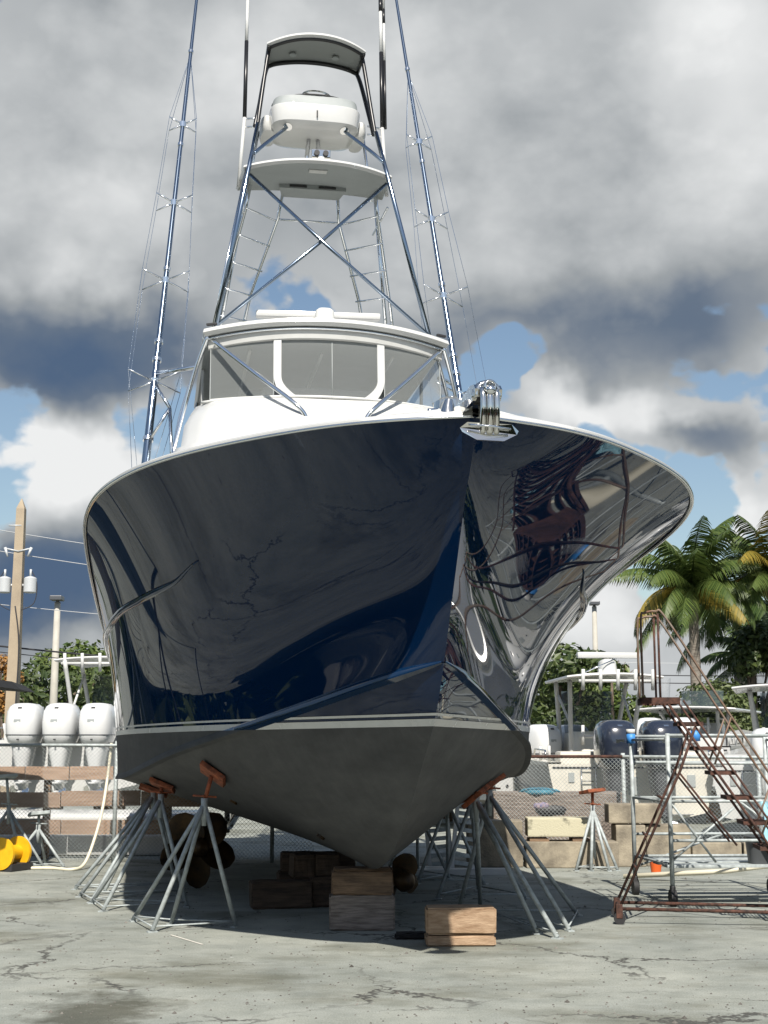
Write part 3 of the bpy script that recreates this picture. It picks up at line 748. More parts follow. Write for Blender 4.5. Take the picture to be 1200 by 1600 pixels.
# whip antennas in black and white sections
for sgn in (-1, 1):
    b0 = Vector((sgn * 1.02, 9.36, 9.12)); b1 = Vector((sgn * .955, 9.36, 10.12)); top = Vector((sgn * .93, 9.45, 13.0))
    an = MB().tube([b0, b1], .026, 10).build('antenna', WHITE, BOAT, smooth=True)
    q = lambda t: b1.lerp(top, t)
    for i, (t0, t1, m, r) in enumerate(((0, .40, BLACK, .022), (.40, .62, WHITE, .02), (.62, .69, BLACK, .021), (.69, .82, WHITE, .018), (.82, 1, BLACK, .012))):
        MB().tube([q(t0), q(t1)], r * 1.25, 8).build('antenna_section', m, an, smooth=True)
    if sgn > 0:
        for t0, t1, m in ((0, .36, BLACK), (.36, .56, WHITE), (.56, .64, BLACK), (.64, .9, WHITE)):
            MB().tube([q(t0) + Vector((.05, .02, 0)), q(t1) + Vector((.05, .02, 0))], .02, 8).build('antenna_section', m, an, smooth=True)
    for z in (9.98, 10.10): MB().tube([(sgn * .96, 9.36, z), (sgn * .74, 9.3, z)], .014, 8).build('antenna_bracket', CHROME, an, smooth=True)

# outriggers with cross spreaders and guy wires
for sgn in (-1, 1):
    def og(z):
        return Vector((sgn * (2.06 - (z - 6.49) * .0685), 9.60 + (z - 6.49) * .305, z))
    zs = [3.0, 6.2, 6.9, 8.1, 10.6, 12.06, 13.6, 15.2]
    OUT = MB().tube([og(z) for z in zs], [.055, .052, .044, .036, .030, .027, .022, .018], 12).build('outrigger', ALU, BOAT, smooth=True)
    for z, r in ((12.06, .04), (10.3, .042), (8.15, .05), (7.0, .06), (6.72, .062), (5.55, .07)):
        MB().tube([og(z - .025), og(z + .025)], r, 12).build('outrigger_collar', CHROME, OUT, smooth=True, ang=40)
    ends = []
    for z, ln in ((10.67, .22), (9.27, .28), (7.97, .37), (6.40, .40)):
        c = og(z); tips = []
        for a in (35, 145, 215, 325):
            d = Vector((math.cos(R(a)) * .95, -.25 * math.sin(R(a)), math.sin(R(a)) * .62)).normalized()
            if ln > .3: d = Vector((math.cos(R(a)), -.75 * math.sin(R(a)), math.sin(R(a)) * .42)).normalized()
            tips.append(c + d * ln); MB().tube([c, tips[-1]], [.014, .009], 6).build('spreader', CHROME, OUT, smooth=True)
        MB().loft([sup(c.x, c.y, c.z - .04, .05, .05, 10), sup(c.x, c.y, c.z + .04, .05, .05, 10)]).build('spreader_hub', CHROME, OUT, smooth=True, ang=40)
        ends.append(tips)
    wm = MB()
    for k in range(4):
        seq = [og(12.0)] + [e[k] for e in ends] + [og(4.0 if k > 1 else 4.6)]
        for a, b in zip(seq[:-1], seq[1:]): wm.tube([a, b], .0035, 4, cap=False)
    wm.build('guy_wire', CHROME, OUT)
    MB().tube([og(6.52), Vector((sgn * 1.55, 8.45, 6.30))], .028, 8).build('outrigger_arm', CHROME, OUT, smooth=True)
    a = og(6.38); b = Vector((sgn * 1.86, 9.2, 5.95)); MB().tube([a, b], .022, 8).build('outrigger_arm', CHROME, OUT, smooth=True)
    MB().tube([b, og(5.5)], .022, 8).build('outrigger_arm', CHROME, OUT, smooth=True)
    MB().tube([b, Vector((sgn * 1.80, 9.0, 4.96))], .022, 8).build('outrigger_arm', CHROME, OUT, smooth=True)

# bow roller and anchor
br = MB()
for x in (-.075, .075):
    pr = [(-.30, 3.70), (-.36, 3.72), (-.37, 3.76), (-.33, 3.795), (-.24, 3.81), (.10, 3.79), (.45, 3.76), (.60, 3.73), (.60, 3.70), (.1, 3.69)]
    n_ = len(pr)
    br.add([(x - .010, y, z) for y, z in pr] + [(x + .010, y, z) for y, z in pr], [tuple(range(n_ - 1, -1, -1)), tuple(range(n_, 2 * n_))] + [(k, (k + 1) % n_, n_ + (k + 1) % n_, n_ + k) for k in range(n_)])
br.box((0, .2, 3.715), (.15, .78, .02)); BR = br.build('bow_roller', STEEL, BOAT)
MB().tube([(-.06, -.28, 3.745), (.06, -.28, 3.745)], .045, 18).build('roller_wheel', TARDARK, BR, smooth=True, ang=40)
for dy, rr in ((-.35, .070), (-.31, .078)):
    MB().tube([(rr * math.cos(t), dy, 3.735 + rr * math.sin(t)) for t in np.linspace(-.35, math.pi + .35, 22)], .017, 10).build('roller_guard', STEEL, BR, smooth=True)
MB().loft([sup(-.16, .12, 3.70, .06, .10, 14, 3), sup(-.15, .14, 3.80, .03, .09, 14, 3)]).build('roller_cheek', STEEL, BR, smooth=True, ang=40)
an = MB()
for x, r_ in ((-.042, .019), (.0, .024), (.042, .019)): an.tube(bez([(x, -.30, 3.775), (x, -.385, 3.745), (x, -.405, 3.63), (x, -.37, 3.485)], 6), r_, 10)
AN = an.build('anchor', STEEL, BOAT, smooth=True)
fp = [(-.172, .02), (-.13, .055), (.13, .05), (.172, .012), (.16, -.012), (.08, -.058), (-.08, -.055), (-.16, -.005)]
fl = MB(); fl.loft([[(x * 1.06, -.415 + .12 * abs(x) * 2, 3.49 + z) for x, z in fp], [(x * .97, -.39 + .12 * abs(x) * 2, 3.492 + z) for x, z in fp], [(x * .55, -.26, 3.485 + z * .5) for x, z in fp]])
fl.build('anchor_fluke', STEEL, AN)
MB().tube([(-.125, -.405, 3.522), (0, -.425, 3.514), (.125, -.405, 3.505)], .007, 8).build('anchor_roll_bar', CHROME, AN, smooth=True)
MB().tube([(0.032 * math.cos(t), -.41, 3.765 + .035 * math.sin(t)) for t in np.linspace(0, 2 * math.pi, 17)], .011, 8, cap=False).build('anchor_shackle', STEEL, AN, smooth=True)
MB().loft([sup(0, -.41, 3.715, .018, .018, 12, 2), sup(0, -.415, 3.735, .03, .03, 12, 2), sup(0, -.415, 3.755, .028, .028, 12, 2), sup(0, -.41, 3.775, .012, .012, 12, 2)]).build('anchor_swivel', CHROME, AN, smooth=True)
MB().loft([sup(-.05, .55, 3.72, .11, .13, 16), sup(-.05, .55, 3.90, .10, .12, 16), sup(-.05, .55, 3.93, .06, .07, 16)]).build('anchor_windlass', STEEL, BOAT, smooth=True, ang=40)
for x, y in ((-.30, .5), (-.42, .7), (.40, .6), (-.22, .36)):
    MB().tube([(x, y, 3.70), (x, y, 3.80), (x + .09, y + .02, 3.81)], [.02, .016, .012], 8).build('deck_cleat', CHROME, BOAT, smooth=True)
# rudders and shafts under the stern
for x in (-.85, .85):
    sh = MB().tube([(x, 8.0, 1.05), (x, 11.6, .52)], .045, 10).build('propeller_shaft', STEEL, BOAT, smooth=True)
    MB().box((x, 11.2, .85), (.05, .2, .62), bev=.015).build('shaft_strut', STEEL, sh)
    MB().box((x, 12.3, .78), (.06, .5, .75), bev=.02).build('rudder', ANTIF, BOAT)

# ------------------------------------------------------------------ boat jack stands
BM = Matrix.Translation((0.5767, 8.4308, 0)) @ Matrix.Rotation(R(9.5), 4, 'Z')
BMI = BM.inverted()


def jack_stand(apex, feet, label, lean=None, group='jack stands propping the navy boat', pad=True, leg_r=.021, pole=None, pm=None):
    pm = pm or PADRUST
    """tripod of galvanised tube; the screw post leans to meet the hull and carries a tilted pad"""
    apex = Vector(apex); root = empty('jack_stand', (apex.x, apex.y, 0)); o = Vector((apex.x, apex.y, 0))
    tag(root, label, 'jack stand', group)
    A = apex - o
    for f in feet:
        fv = Vector((f[0], f[1], 0)) - o
        lg = MB().tube([A + Vector((0, 0, -.02)), fv + Vector((0, 0, .015))], leg_r, 8).build('leg', GALV, root, smooth=True)
        MB().box(fv + Vector((0, 0, .006)), (.09, .06, .012), rz=random.uniform(0, 3)).build('foot_plate', GALV, lg)
    n = len(feet)
    for k in range(n):
        a = Vector((feet[k][0], feet[k][1], .05)) - o; b = Vector((feet[(k + 1) % n][0], feet[(k + 1) % n][1], .05)) - o
        MB().tube([a, b], .008, 5).build('tie_rod', GALV, root, smooth=True)
    hub_lo = A - Vector((0, 0, .22))
    MB().tube([hub_lo, A + Vector((0, 0, .03))], [.022, .034], 10).build('hub', GALV, root, smooth=True)
    if pad:
        d = Vector(lean).normalized()
        hit = BVH.ray_cast(BMI @ apex, (BMI.to_3x3() @ d).normalized(), 4)
        if hit[0] is None: tip = apex + d * .45; nr = Vector((0, 0, -1))
        else: tip = BM @ hit[0]; nr = (BM.to_3x3() @ hit[1]).normalized()
        if nr.z > 0: nr = -nr
        tip = tip + nr * .035 - o
    else:
        d = Vector(lean or (0, 0, 1)).normalized(); tip = A + d * (pole or .45); nr = Vector((0.12, -.1, -1)).normalized()
    MB().tube([A, tip + nr * .02], .020, 8).build('screw_post', pm, root, smooth=True)
    hd = MB()
    for t in (0, math.pi / 2): hd.tube([A + Vector((math.cos(t) * .11, math.sin(t) * .11, .04)), A - Vector((math.cos(t) * .11, math.sin(t) * .11, -.055))], .010, 6)
    hd.build('turn_handle', pm, root, smooth=True)
    q = nr.to_track_quat('Z', 'Y').to_matrix()
    pd = MB().box((0, 0, 0), (.27, .27, .045), bev=.008).xf(Matrix.Translation(tip) @ q.to_4x4() @ Matrix.Rotation(.5, 4, 'Z')).build('pad', pm, root)
    return root


def off(a, L): return [(a[0] + x, a[1] + y) for x, y in L]


FL = [(.31, -.02), (-.39, -.37), (-.70, .40)]
FLb = [(.33, .10), (-.42, -.30), (-.66, .38)]
jack_stand((-1.66, 12.9, 1.12), off((-1.66, 12.9), [(.31, -.02), (-.39, -.37), (-.70, .40), (-.30, .14)]), 'nearest sunlit jack stand with orange pad, standing clear beside the keel blocks', lean=(.32, .10, 1))
jack_stand((-2.36, 14.75, 1.10), off((-2.36, 14.75), [(.33, -.25), (-.44, -.66), (-.70, .05)]), 'jack stand directly behind the sunlit front one, leaning right into the grey hull', lean=(.16, .05, 1))
jack_stand((-2.58, 15.6, 1.10), off((-2.58, 15.6), [(.30, .05), (-.50, -.75), (-.75, -.15)]), 'middle jack stand in the overlapping left-hand cluster of galvanised legs', lean=(.14, .02, 1))
jack_stand((-2.72, 16.45, 1.10), off((-2.72, 16.45), [(.33, .15), (-.45, -.45), (-.84, -.2)]), 'rearmost jack stand of the left-hand cluster, nearest the wire fence', lean=(.12, .02, 1))
jack_stand((.86, 13.0, 1.15), off((.86, 13.0), [(.62, -.90), (.48, -.60), (.10, 1.06)]), 'nearest right-hand jack stand, sunlit legs splayed beside the lone timber block', lean=(-.18, .12, 1))
jack_stand((1.02, 13.5, 1.18), off((1.02, 13.5), [(.63, -.89), (.86, .22), (-.30, .35)]), 'right-hand jack stand with long outer leg reaching the edge of the hull shadow', lean=(-.12, .10, 1))
jack_stand((.98, 15.6, 1.05), off((.98, 15.6), [(.55, -.35), (-.40, -.35), (.10, .55)]), 'shaded jack stand between the right-hand pair and the dark trio behind the keel', lean=(-.05, .02, 1))
jack_stand((.78, 17.2, .98), off((.78, 17.2), [(.42, -.30), (-.38, -.30), (.02, .45)]), 'black-looking shaded jack stand, middle of the trio right of the keel', lean=(0, 0, 1))
jack_stand((.42, 17.8, .86), off((.42, 17.8), [(.40, -.25), (-.42, -.25), (.02, .42)]), 'black-looking shaded jack stand nearest the keel, behind the timber stack', lean=(0, 0, 1))

# jack stands that hold nothing
jack_stand(at(926, 1262, 18.9), off(at(926, 1262, 18.9), [(.28, -.2), (-.27, -.2), (.05, .25), (-.08, -.26), (.16, -.25)]), 'spare jack stand with bright orange-red top in front of the concrete blocks', lean=(0, 0, 1), pad=False, pole=.22, group='spare jack stands')
jack_stand(at(14, 1262, 19.2) * 1.0, off(at(14, 1262, 19.2), [(.55, -.15), (-.45, -.2), (.12, .35), (.32, -.3)]), 'tall spare jack stand by the wire fence at the far left edge', lean=(-.12, 0, 1), pad=False, pole=.42, group='spare jack stands', pm=GALV)
jack_stand(at(60, 1292, 19.4), off(at(60, 1292, 19.4), [(.42, -.2), (-.35, -.2), (.05, .3)]), 'small spare jack stand between the yellow reel and the wire fence', lean=(0, 0, 1), pad=False, pole=.18, group='spare jack stands', pm=GALV)

# ------------------------------------------------------------------ timber blocks


def timber(c, s, rz, m, label, parent=None, jit=.012):
    bm = bmesh.new(); bmesh.ops.create_cube(bm, size=1)
    for v in bm.verts: v.co = Vector((v.co.x * s[0], v.co.y * s[1], v.co.z * s[2]))
    bmesh.ops.subdivide_edges(bm, edges=[e for e in bm.edges if abs((e.verts[0].co - e.verts[1].co).x) > s[0] * .5], cuts=5)
    bmesh.ops.bevel(bm, geom=[e for e in bm.edges if len(e.link_faces) == 2 and e.calc_face_angle(0) > .5], offset=.014, segments=2, affect='EDGES')
    for v in bm.verts: v.co += Vector((random.uniform(-jit, jit) * .5, random.uniform(-jit, jit) * .5, random.uniform(-jit, jit) * .35))
    mn = min(v.co.z for v in bm.verts)
    for v in bm.verts: v.co.z += -mn - s[2] / 2 if v.co.z < -s[2] * .4 else 0
    me = bpy.data.meshes.new('timber_block'); bm.to_mesh(me); bm.free(); me.materials.append(m)
    o = bpy.data.objects.new('timber_block', me); COL.objects.link(o); o.location = c; o.rotation_euler = (0, 0, rz)
    if parent is not None: o.parent = parent
    if label: tag(o, label, 'timber block', 'timber blocks under the navy boat')
    return o


lone = empty('timber_block', (.63, 11.78, 0), R(1.5)); tag(lone, 'pale sunlit timber block lying alone in front, split along its length', 'timber block')
for z, h, dx in ((.043, .086, 0), (.092 + .108, .212, .004)):
    t = timber((dx, 0, z), (.575, .29, h), 0, WOOD_L, None, lone, jit=.006); t.name = 'beam'
timber((-.20, 12.78, .153), (.585, .34, .306), R(2), WOOD_G, 'grey weathered timber block, lower one of the stack under the bow keel')
timber((-.195, 12.78, .306 + .104), (.555, .32, .208), R(1), WOOD_D, 'brown timber block on top of the stack under the bow keel')
timber((-.19, 12.78, .514 + .012), (.53, .3, .024), R(0), WOOD_D, 'thin board wedged between the bow keel and the timber stack')
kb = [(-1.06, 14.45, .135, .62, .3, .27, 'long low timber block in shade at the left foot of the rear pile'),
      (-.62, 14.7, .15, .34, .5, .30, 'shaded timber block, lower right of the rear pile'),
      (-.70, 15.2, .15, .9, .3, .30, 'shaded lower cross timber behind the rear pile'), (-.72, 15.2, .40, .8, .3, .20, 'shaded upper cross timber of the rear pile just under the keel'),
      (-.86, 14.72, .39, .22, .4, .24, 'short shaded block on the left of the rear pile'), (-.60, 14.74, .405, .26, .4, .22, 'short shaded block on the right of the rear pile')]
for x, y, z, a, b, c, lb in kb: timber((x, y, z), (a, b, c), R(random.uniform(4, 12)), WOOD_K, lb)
timber((.27, 12.1, .03), (.36, .09, .06), R(3), mat('tarred timber', (.012, .012, .013), .8), 'flat black bar on the ground between the timber stack and lone block')


# ------------------------------------------------------------------ loose propellers
def propeller(loc, r, rz, tilt, label, blades=4, spin=.4):
    root = empty('boat_propeller', loc, rz); tag(root, label, 'propeller', 'loose bronze propellers under the boat')
    T = Matrix.Rotation(tilt, 4, 'X')
    MB().loft([sup(0, 0, z, q, q, 16, 2) for z, q in ((-.12, .07), (-.08, .10), (.08, .11), (.13, .08), (.17, .03))]).xf(T @ Matrix.Rotation(R(90), 4, 'X')).build('hub', BRONZE, root, smooth=True, ang=40)
    for k in range(blades):
        rows = []
        for i in range(11):
            u = .08 + .92 * i / 10; wd = r * .48 * math.sin(math.pi * min(1, .12 + .80 * u)) ** .8; tw = R(48 - 24 * u)
            row = []
            for j in range(9):
                q = -1 + 2 * j / 8; x = wd * q; row.append((x * math.cos(tw), -x * math.sin(tw) + .02 * q * q, u * r))
            rows.append(row)
        rows[-1] = [(p[0] * .35, p[1] * .35, p[2] - .0) for p in rows[-1]]
        back = [[(p[0], p[1] + .018, p[2]) for p in r_] for r_ in rows]
        mb = MB().grid(rows, flip=False).grid(back, flip=True)
        mb.xf(T @ Matrix.Rotation(spin + 2 * math.pi * k / blades, 4, 'Y')).build('blade', BRONZE, root, smooth=True)
    return root


propeller((-2.16, 16.3, .47), .46, R(20), R(-4), 'dark bronze propeller standing upright behind the sunlit front jack stand', blades=5, spin=.62)
propeller((.18, 14.6, .27), .27, R(40), R(20), 'small bronze propeller half hidden right of the front timber stack', spin=.3)

# ------------------------------------------------------------------ rusty rolling staircase
stair = empty('rolling_staircase', (2.68, 13.3, 0), R(-7)); tag(stair, 'rusty steel rolling staircase with handrails at the right edge', 'staircase')
RISE, RUN, HW, PZ = .2285, .142, .27, 2.08
for k in range(9):
    if k == 0:
        pf_ = MB()
        for y in (-HW, HW): pf_.box((-.03, y, PZ - .03), (.36, .03, .06))
        for x in (-.20, .14): pf_.box((x, 0, PZ - .03), (.03, 2 * HW - .034, .06))
        PLT = pf_.build('platform', RUST, stair)
        for q in range(9): MB().box((-.17 + q * .035, 0, PZ - .016), (.006, 2 * HW - .04, .025)).build('grating_bar', RUST, PLT)
        for q in range(5): MB().box((-.03, -.2 + q * .1, PZ - .018), (.30, .006, .018)).build('grating_bar', RUST, PLT)
    else:
        sp_ = MB()
        for x in (-.11, .11): sp_.box((.10 + k * RUN + x, 0, PZ - k * RISE - .018), (.02, 2 * HW - .04, .036))
        for y in (-HW + .03, HW - .03): sp_.box((.10 + k * RUN, y, PZ - k * RISE - .018), (.198, .02, .034))
        STP = sp_.build('step', RUST, stair)
        for q in range(5): MB().box((.10 + k * RUN - .07 + q * .035, 0, PZ - k * RISE - .012), (.008, 2 * HW - .082, .022)).build('grating_bar', RUST, STP)
for s in (-1, 1):
    y = s * HW
    MB().tube([(.02, y, PZ - .03), (.10 + 9.1 * RUN, y, PZ - 9.1 * RISE - .0)], .013, 8).build('stringer', RUST, stair, smooth=True)
    MB().tube([(.18, y, PZ - .03), (.26 + 9.0 * RUN, y, PZ - 9.0 * RISE)], .010, 8).build('stringer', RUST, stair, smooth=True)
    rail = bez([(-.19, y, PZ), (-.19, y, PZ + .72), (-.15, y, PZ + .80), (-.05, y, PZ + .815), (.04, y, PZ + .76), (.45, y, PZ + .09), (1.0, y, PZ - .80), (1.30, y, PZ - 1.29), (1.40, y, PZ - 1.75)], 7)
    MB().tube(rail, .0115, 8).build('handrail', RAILST, stair, smooth=True)
    MB().tube([(-.03, y, PZ), (-.03, y, PZ + .80)], .011, 8).build('rail_post', RUST, stair, smooth=True)
    MB().tube([(.45, y, PZ - .62), (.62, y, PZ - .18)], .010, 6).build('rail_post', RAILST, stair, smooth=True)
    MB().tube([(.85, y, PZ - 1.26), (1.02, y, PZ - .84)], .010, 6).build('rail_post', RAILST, stair, smooth=True)
    MB().tube([(.28, y, PZ - .28), (.13, y, 1.4), (-.47, y, .14)], .013, 8).build('rear_leg', RUST, stair, smooth=True)
    MB().tube([(-.47, y, .14), (1.62, y, .12)], .016, 8).build('base_rail', RUST, stair, smooth=True)
    MB().tube([(.12, y, 1.38), (.62, y, .72)], .011, 6).build('diagonal_brace', RUST, stair, smooth=True)
    for x in (-.47, 1.35):
        cs = MB().box((x, y, .12), (.06, .05, .13), bev=.008).build('caster_fork', RUST, stair)
        MB().tube([(x, y - .018, .055), (x, y + .018, .055)], .055, 16).build('caster_wheel', RUBBER, cs, smooth=True, ang=40)
for x, z in ((-.47, .14), (-.20, .80), (-.30, .5), (1.62, .12), (-.05, 1.15)): MB().tube([(x, -HW, z), (x, HW, z)], .012, 6).build('cross_tie', RUST, stair, smooth=True)
MB().box((1.36, 0, .19), (.10, .5, .10), bev=.01).build('lower_cross_beam', TARDARK, stair)
MB().loft([sup(.02, -.05, PZ + .005, .05, .05, 16, 2), sup(.02, -.05, PZ + .19, .065, .065, 16, 2)], cap=False).build('plastic_cup', VINYLS, None, smooth=True)
cup = bpy.data.objects['plastic_cup']; cup.matrix_world = Matrix.Translation((2.68, 13.3, 0)); tag(cup, 'clear plastic tub left on the staircase platform', 'tub')

# ------------------------------------------------------------------ galvanised rolling scaffold behind it
scf = empty('rolling_scaffold', (2.98, 14.55, 0), R(3)); tag(scf, 'galvanised rolling scaffold frame with blue-taped posts behind the rusty staircase', 'scaffold')
for x, y in ((0, 0), (-.12, 1.15), (1.55, 0), (1.42, 1.15)):
    MB().tube([(x, y, .20), (x, y, 1.76)], .024, 10).build('post', GALV, scf, smooth=True)
    cs = MB().box((x, y, .14), (.05, .07, .13), bev=.01).build('caster_fork', TARDARK, scf)
    MB().tube([(x - .03, y, .085), (x + .03, y, .085)], .085, 18).build('caster_wheel', RUBBER, cs, smooth=True, ang=40)
for z in (.42, .66, 1.06, 1.45, 1.74):
    if z != .42: MB().tube([(0, 0, z), (1.55, 0, z)], .016, 8).build('rail', GALV, scf, smooth=True)
    MB().tube([(-.12, 1.15, z), (1.42, 1.15, z)], .016, 8).build('rail', GALV, scf, smooth=True)
for x in (0, 1.55):
    for z in (.42, 1.06, 1.70): MB().tube([(x, 0, z), (x - .12, 1.15, z)], .015, 8).build('rail', GALV, scf, smooth=True)
for a, b in (((0, 0, .45), (.75, 0, 1.05)), ((1.55, 0, .45), (.75, 0, 1.05)), ((-.12, 1.15, .3), (.9, 1.15, .66)), ((0, 0, 1.06), (.55, .3, .42))): MB().tube([a, b], .013, 7).build('brace', GALV, scf, smooth=True)
for y in (.1, .5, .9): MB().box((.75, y, .40), (1.6, .22, .03), bev=.005).build('deck_board', GALV, scf)
for x, y, z in ((-.12, 1.15, 1.72), (.30, 0, 1.74)):
    MB().tube([(x, y, z - .06), (x, y, z + .05)], .05, 12).build('blue_tape_wrap', BLUETAPE, scf, smooth=True)
    MB().tube([(x, y, z + .05), (x, y, z + .10)], .052, 12).build('white_tape_wrap', WHITE2, scf, smooth=True)
tw = MB(); rows = []
for i in range(9):
    rows.append([(.92 + .16 * i / 8 + .03 * math.sin(k * .9) + .10 * k / 9, -.03 - .03 * math.sin(i * 1.7 + k * .3), 1.06 - .55 * k / 9) for k in range(10)])
tw.grid(rows); o = tw.build('hanging_cloth', TOWEL, None, smooth=True); o.location = scf.location; tag(o, 'pale blue cloth hanging from the scaffold rail', 'cloth')
bk = MB().loft([sup(0, 0, 0, .115, .10, 18, 4), sup(0, 0, .26, .14, .12, 18, 4), sup(0, 0, .28, .15, .13, 18, 4), sup(0, 0, .28, .13, .11, 18, 4)], cap=True).build('plastic_bin', mat('charcoal plastic', (.06, .065, .07), .5), None, smooth=True, ang=40)
bk.location = (3.95, 14.75, .416); tag(bk, 'charcoal plastic bin on the scaffold deck', 'bin')
bu = MB().loft([sup(0, 0, 0, .06, .06, 16, 2), sup(0, 0, .15, .08, .08, 16, 2), sup(0, 0, .17, .085, .085, 16, 2)]).build('bucket', ORANGE, None, smooth=True, ang=40); bu.location = (3.52, 18.2, 0); tag(bu, 'small orange bucket on the ground behind the scaffold', 'bucket')
pv = MB().tube([(3.0, 17.6, .03), (4.1, 17.0, .14), (5.2, 16.6, .32)], .03, 8).build('plastic_pipe', HOSE, None, smooth=True); tag(pv, 'long cream plastic pipe propped on the ground under the scaffold', 'pipe')

# ------------------------------------------------------------------ concrete blocks along the fence
for i, (x0, x1, y0, y1, Y, lb) in enumerate(((824, 924, 1278, 1308, 19.15, 'pale concrete block with black scorch smears, upper left of the wall row'), (822, 968, 1315, 1352, 19.1, 'long low concrete block at the bottom left of the row'),
        (951, 1034, 1256, 1287, 19.35, 'topmost stained concrete block directly below the dark outboards'), (963, 1010, 1289, 1350, 19.3, 'upright concrete block below the stained top block'),
        (1010, 1080, 1289, 1348, 19.4, 'concrete block behind the first scaffold post'), (1082, 1160, 1316, 1350, 19.3, 'low concrete block right of the scaffold legs'), (1162, 1240, 1316, 1350, 19.3, 'low concrete block at the right edge'),
        (730, 818, 1282, 1352, 19.25, 'tan concrete block partly hidden behind the right-hand jack stands'))):
    a = at(x0, y1, Y); b = at(x1, y0, Y); z0, z1 = a.z, b.z
    if y1 > 1340: z0 = 0
    mb = MB().box(((a.x + b.x) / 2, Y + .22, (z0 + z1) / 2), (b.x - a.x - .02, .44, z1 - z0 - .004), rz=R(random.uniform(-1.2, 1.2)), bev=.018)
    m = CONC if i != 0 else mat('scorched concrete', (.50, .47, .34), .92, 0, col2=(.06, .058, .05), scale=2.6, bump=.3, bscale=40, lo=.30, hi=.40)
    tag(mb.build('concrete_block', m), lb, 'concrete block', 'concrete blocks along the fence')
for i, (x, z) in enumerate(((845, .40), (905, .40), (1100, .40))): pass
for x0, x1, lb in ((828, 858, 'short timber spacer under the left end of the scorched block'), (895, 922, 'short timber spacer under the right end of the scorched block')):
    a = at(x0, 1314, 19.15); b = at(x1, 1308, 19.15); tag(MB().box(((a.x + b.x) / 2, 19.35, .36), (b.x - a.x, .4, .052)).build('timber_spacer', WOOD_D), lb, 'spacer')

# ------------------------------------------------------------------ chain-link fence
FY = 20.0; GRID_R = .0023


def fence(x0, x1, h, label, posts, rust):
    root = empty('chain_link_fence', (x0, FY, 0)); tag(root, label, 'fence'); W = x1 - x0
    MB().tube([(0, 0, h), (W * rust, 0, h)], .022, 8).build('top_rail', RUST if rust > .05 else GALV, root, smooth=True) if rust > 0 else None
    MB().tube([(W * rust, 0, h), (W, 0, h - .02)], .022, 8).build('top_rail', GALV, root, smooth=True)
    for p in posts: MB().tube([(p - x0, .03, 0), (p - x0, .03, h + .05)], .03, 10).build('post', GALV, root, smooth=True)
    mb = MB(); st = .058; n = int((W + h) / st)
    for sgn in (1, -1):
        for k in range(n):
            xs = k * st - (h if sgn > 0 else 0); a = max(0, xs) if sgn > 0 else xs
            if sgn > 0:
                xa, xb = xs, xs + h; za, zb_ = 0.05, h
            else:
                xa, xb = xs, xs - h; za, zb_ = 0.05, h
            lo_, hi_ = 0.0, W
            def clip(xa, za, xb, zb_):
                pts = []
                for t in (0, 1): pts.append((xa + (xb - xa) * t, za + (zb_ - za) * t))
                (x_a, z_a), (x_b, z_b) = pts
                def cutx(X): return z_a + (z_b - z_a) * (X - x_a) / (x_b - x_a)
                if max(x_a, x_b) < 0 or min(x_a, x_b) > W: return None
                if x_a < 0: z_a, x_a = cutx(0), 0
                if x_a > W: z_a, x_a = cutx(W), W
                if x_b < 0: z_b, x_b = cutx(0), 0
                if x_b > W: z_b, x_b = cutx(W), W
                return (x_a, z_a, x_b, z_b)
            c = clip(xa, za, xb, zb_)
            if c: mb.tube([(c[0], sgn * .003, c[1]), (c[2], sgn * .003, c[3])], GRID_R, 3, cap=False)
    o = mb.build('wire_mesh', GALV, root); o['kind'] = 'stuff'
    return root


fence(-7.2, -1.0, 1.66, 'chain-link fence with grey top rail in front of the brown planks', (-6.6, -3.86, -1.6), 0.0)
fence(1.6, 7.0, 1.49, 'chain-link fence with part-rusted top rail behind the concrete blocks', (3.45, 5.4, 6.8), .34)

# brown plank fence behind it
pf = empty('plank_fence', (-7.4, 20.7, 0)); tag(pf, 'weathered brown three-plank fence behind the left chain-link mesh', 'fence')
for x0, x1, ya, yb, sag in ((-30, 178, 1198, 1219, 0), (-30, 345, 1237, 1261, .02), (-30, 345, 1282, 1305, 0)):
    a = at(x0, yb, 20.6); b = at(x1, ya, 20.6); w = b.x - a.x; h = b.z - a.z; n = 3
    for k in range(n):
        MB().box((a.x + w * (k + .5) / n + 7.4, -.1 + .004 * k, (a.z + b.z) / 2 + random.uniform(-.015, .015)), (w / n - .01, .045, h), rot=Matrix.Rotation(R(random.uniform(-.5, .5)), 3, 'Y'), bev=.006).build('plank', PLANK, pf)
for x in (.6, 2.4, 4.2): MB().box((x, 0, .62), (.1, .1, 1.24), bev=.01).build('post', WOOD_D, pf)


